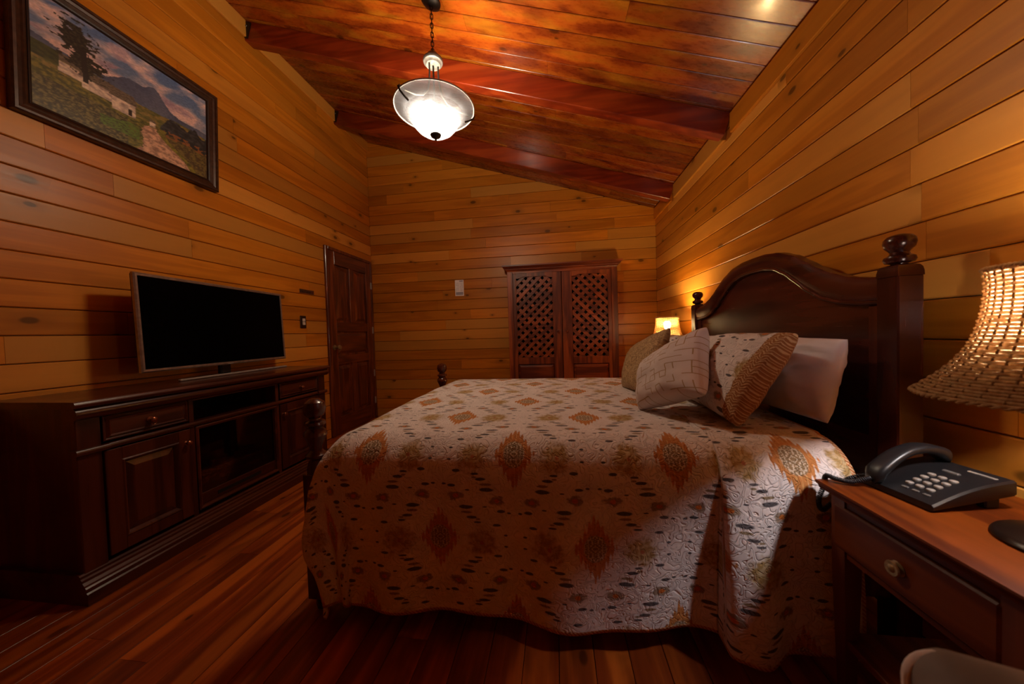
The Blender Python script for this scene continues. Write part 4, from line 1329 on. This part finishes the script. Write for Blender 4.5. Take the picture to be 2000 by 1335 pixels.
table_lamp(1.005, 3.155, 'glowing bedside lamp with woven shade beyond the bed, behind the tan cushion', bulb_far)

# ------------------------------------------------------------------ telephone
pa = R(8)
def phx(v):      # a across (left to right of the phone), b towards its top, d up
    o_ = Vector((0.838, 1.040, NZ))
    rgt = Vector((math.sin(pa) * 1.0, -math.cos(pa), 0))      # the phone's right hand side points to the camera
    upv = Vector((math.cos(pa), math.sin(pa), 0))
    return o_ + rgt * v[0] + upv * v[1] + Vector((0, 0, v[2]))
ph = thing('telephone', phx((0.09, 0.10, 0)), 'black desk telephone with handset and coiled cord on the nightstand', 'telephone')
PW, PL = 0.165, 0.195
def deck(v_):        # height of the sloping top over the table
    f_ = v_ / PL
    return 0.018 + 0.052 * f_ + 0.010 * math.sin(f_ * math.pi)
b = B(phx)
N_ = 12
rows = []
for i in range(N_ + 1):
    v_ = PL * i / N_
    h = deck(v_)
    lo = 0.003 + 0.030 * (i / N_)
    rows.append([(0.004, v_, lo), (0.0, v_, lo + 0.006), (0.0, v_, h - 0.004), (0.004, v_, h), (PW - 0.004, v_, h), (PW, v_, h - 0.004), (PW, v_, lo + 0.006), (PW - 0.004, v_, lo)])
vs = b.grid(rows, close_v=True)
b.bm.faces.new(vs[0]); b.bm.faces.new(vs[-1])
body = b.build('body', phone_black, ph, smooth=35)
for a0 in (0.012, PW - 0.032):
    B(phx).box((a0, PL - 0.055, 0.0005), (a0 + 0.02, PL - 0.02, 0.034), 0.003).build('foot', phone_dark, ph, smooth=0)
B(phx).box((0.010, 0.004, 0.0005), (PW - 0.010, 0.020, 0.006), 0.001).build('front_pad', phone_dark, ph, smooth=0)
for r_ in range(4):
    for c_ in range(3):
        a_, v_ = 0.085 + c_ * 0.021, 0.042 + r_ * 0.019
        B(phx).lathe([(0.0078, deck(v_) - 0.002), (0.0076, deck(v_) + 0.002), (0.006, deck(v_) + 0.0035), (0, deck(v_) + 0.0038)], (a_, v_, 0), 12).build('key', phone_key, ph)
for c_ in range(3):
    a_, v_ = 0.090 + c_ * 0.022, 0.024
    B(phx).box((a_ - 0.007, v_ - 0.004, deck(v_) - 0.002), (a_ + 0.007, v_ + 0.004, deck(v_) + 0.002), 0.0015).build('function_key', phone_grey, ph, smooth=0)
B(phx).box((0.080, 0.130, deck(0.135) - 0.003), (0.112, 0.140, deck(0.135) + 0.0035), 0.002).build('hook_light', phone_grey, ph, smooth=0)
B(phx).box((0.100, 0.168, deck(0.172) - 0.003), (0.150, 0.176, deck(0.172) + 0.0015), 0.001).build('name_strip', phone_key, ph, smooth=0)
hb = B(phx)
rows = []
for i in range(19):
    t_ = i / 18
    v_ = -0.006 + 0.205 * t_
    arch = 0.030 * math.sin(t_ * math.pi) ** 0.8
    endf = 1 - 0.35 * math.sin(t_ * math.pi)
    zc = deck(min(max(v_, 0), PL)) + 0.018 + arch
    w_ = 0.024 * (0.86 + 0.14 * abs(2 * t_ - 1))
    hgt = 0.011 + 0.012 * abs(2 * t_ - 1) ** 3
    ec = 1.0 if 0 < i < 18 else 0.55
    row = []
    for k_ in range(14):
        a_ = 2 * math.pi * k_ / 14
        ca_, sa_ = math.cos(a_), math.sin(a_)
        row.append((0.036 + w_ * ec * math.copysign(abs(ca_) ** 0.6, ca_), v_, zc - (hgt - 0.011) * 0.8 + hgt * ec * math.copysign(abs(sa_) ** 0.7, sa_)))
    rows.append(row)
vs = hb.grid(rows, close_v=True)
hb.bm.faces.new(vs[0]); hb.bm.faces.new(vs[-1])
hb.build('handset', phone_black, ph, smooth=50)
# coiled cord: from the handset along the table edge and over the far side
ctrl = [phx((0.036, -0.006, 0.028)), Vector((0.800, 1.012, NZ + 0.012)), Vector((0.772, 1.028, NZ + 0.012)), Vector((0.765, 1.052, NZ + 0.010)), Vector((0.772, 1.072, NZ - 0.03)), Vector((0.762, 1.076, NZ - 0.075)),
        Vector((0.775, 1.080, NZ - 0.105)), Vector((0.800, 1.076, NZ - 0.075)), Vector((0.820, 1.070, NZ - 0.02)), Vector((0.835, 1.048, NZ + 0.010)), phx((0.004, 0.06, 0.02))]
def catmull(P, n_):
    out = []
    P = [P[0]] + P + [P[-1]]
    for i in range(1, len(P) - 2):
        for q in range(n_):
            t = q / n_
            a, b_, c_, d_ = P[i - 1], P[i], P[i + 1], P[i + 2]
            out.append(0.5 * ((2 * b_) + (c_ - a) * t + (2 * a - 5 * b_ + 4 * c_ - d_) * t * t + (3 * b_ - a - 3 * c_ + d_) * t ** 3))
    out.append(P[-2])
    return out
core = catmull(ctrl, 60)
hel = []
for i, p in enumerate(core):
    t = (core[min(i + 1, len(core) - 1)] - core[max(i - 1, 0)]).normalized()
    r1 = t.cross(Vector((0.3, 0.1, 1))).normalized()
    r2 = t.cross(r1)
    a = i * 2 * math.pi / 6
    hel.append(p + (r1 * math.cos(a) + r2 * math.sin(a)) * 0.0052)
B().tube(hel, 0.0019, 5).build('coiled_cord', cord_black, ph, smooth=80)

# ------------------------------------------------------------------ upholstered chair in the near corner
ch = thing('upholstered_chair', (0.62, 0.20, 0), 'taupe upholstered chair with cream piping in the bottom right corner', 'chair')
CX0, CX1, CY0, CY1, CZ1 = 0.405, 0.86, 0.335, 0.450, 0.720
def round_slab(b, x0, x1, rows_, z0, z1, r, n_=8):
    """upright cushion: rounded upper corners, softly domed front"""
    out = [(x0, z0)]
    out += [(x0 + r - r * math.cos(a), z1 - r + r * math.sin(a)) for a in [math.pi / 2 * i / n_ for i in range(n_ + 1)]]
    out += [(x1 - r + r * math.sin(a), z1 - r + r * math.cos(a)) for a in [math.pi / 2 * i / n_ for i in range(n_ + 1)]]
    out += [(x1, z0)]
    cx_, cz_ = (x0 + x1) / 2, (z0 + z1) / 2
    b.grid([[(cx_ + (p[0] - cx_) * s_, y_, cz_ + (p[1] - cz_) * s_) for p in out] for s_, y_ in rows_], close_v=True)
    return out
turn = Matrix.Rotation(R(-19), 3, 'Z')
piv = Vector((CX0, CY1, 0))
rot_ = lambda v: piv + turn @ (Vector(v) - piv)
rec = lambda v: rot_((v[0], v[1] - (CZ1 - v[2]) * 0.35, v[2]))
b = B(rec)
outl = round_slab(b, CX0, CX1, tuple((q / 14, CY0 + 0.100 * (1 - math.sqrt(max(0.0, 1 - (q / 14) ** 3.2)))) for q in range(15)) + ((0.985, CY1 - 0.003), (0.9, CY1), (0.0, CY1)), 0.43, CZ1, 0.035)
b.build('back_cushion', seat_fabric, ch, smooth=60)
B(rec).tube([(p[0] - 0.004, CY1 - 0.010, p[1] - 0.006) for p in outl[:12]], 0.0040, 8).build('piping', piping_cream, ch)
b = B(rec)
round_slab(b, CX0 + 0.030, CX1 + 0.01, ((0.0, CY1 + 0.001), (0.97, CY1 + 0.002), (1.0, CY1 + 0.010), (1.0, CY1 + 0.040), (0.95, CY1 + 0.052), (0.0, CY1 + 0.056)), 0.30, CZ1 - 0.062, 0.035)
b.build('back_shell', seat_fabric, ch, smooth=60)
b = B(rot_).box((CX0 - 0.01, -0.25, 0.36), (CX1 + 0.01, 0.20, 0.46), 0.03, 3)
b.build('seat', seat_fabric, ch, smooth=50)
for xx in (CX0 + 0.02, CX1 - 0.06):
    for yy in (-0.22, 0.16):
        B(rot_).box((xx, yy, 0.0), (xx + 0.04, yy + 0.04, 0.37), 0.004).build('leg', bed_z, ch, smooth=0)
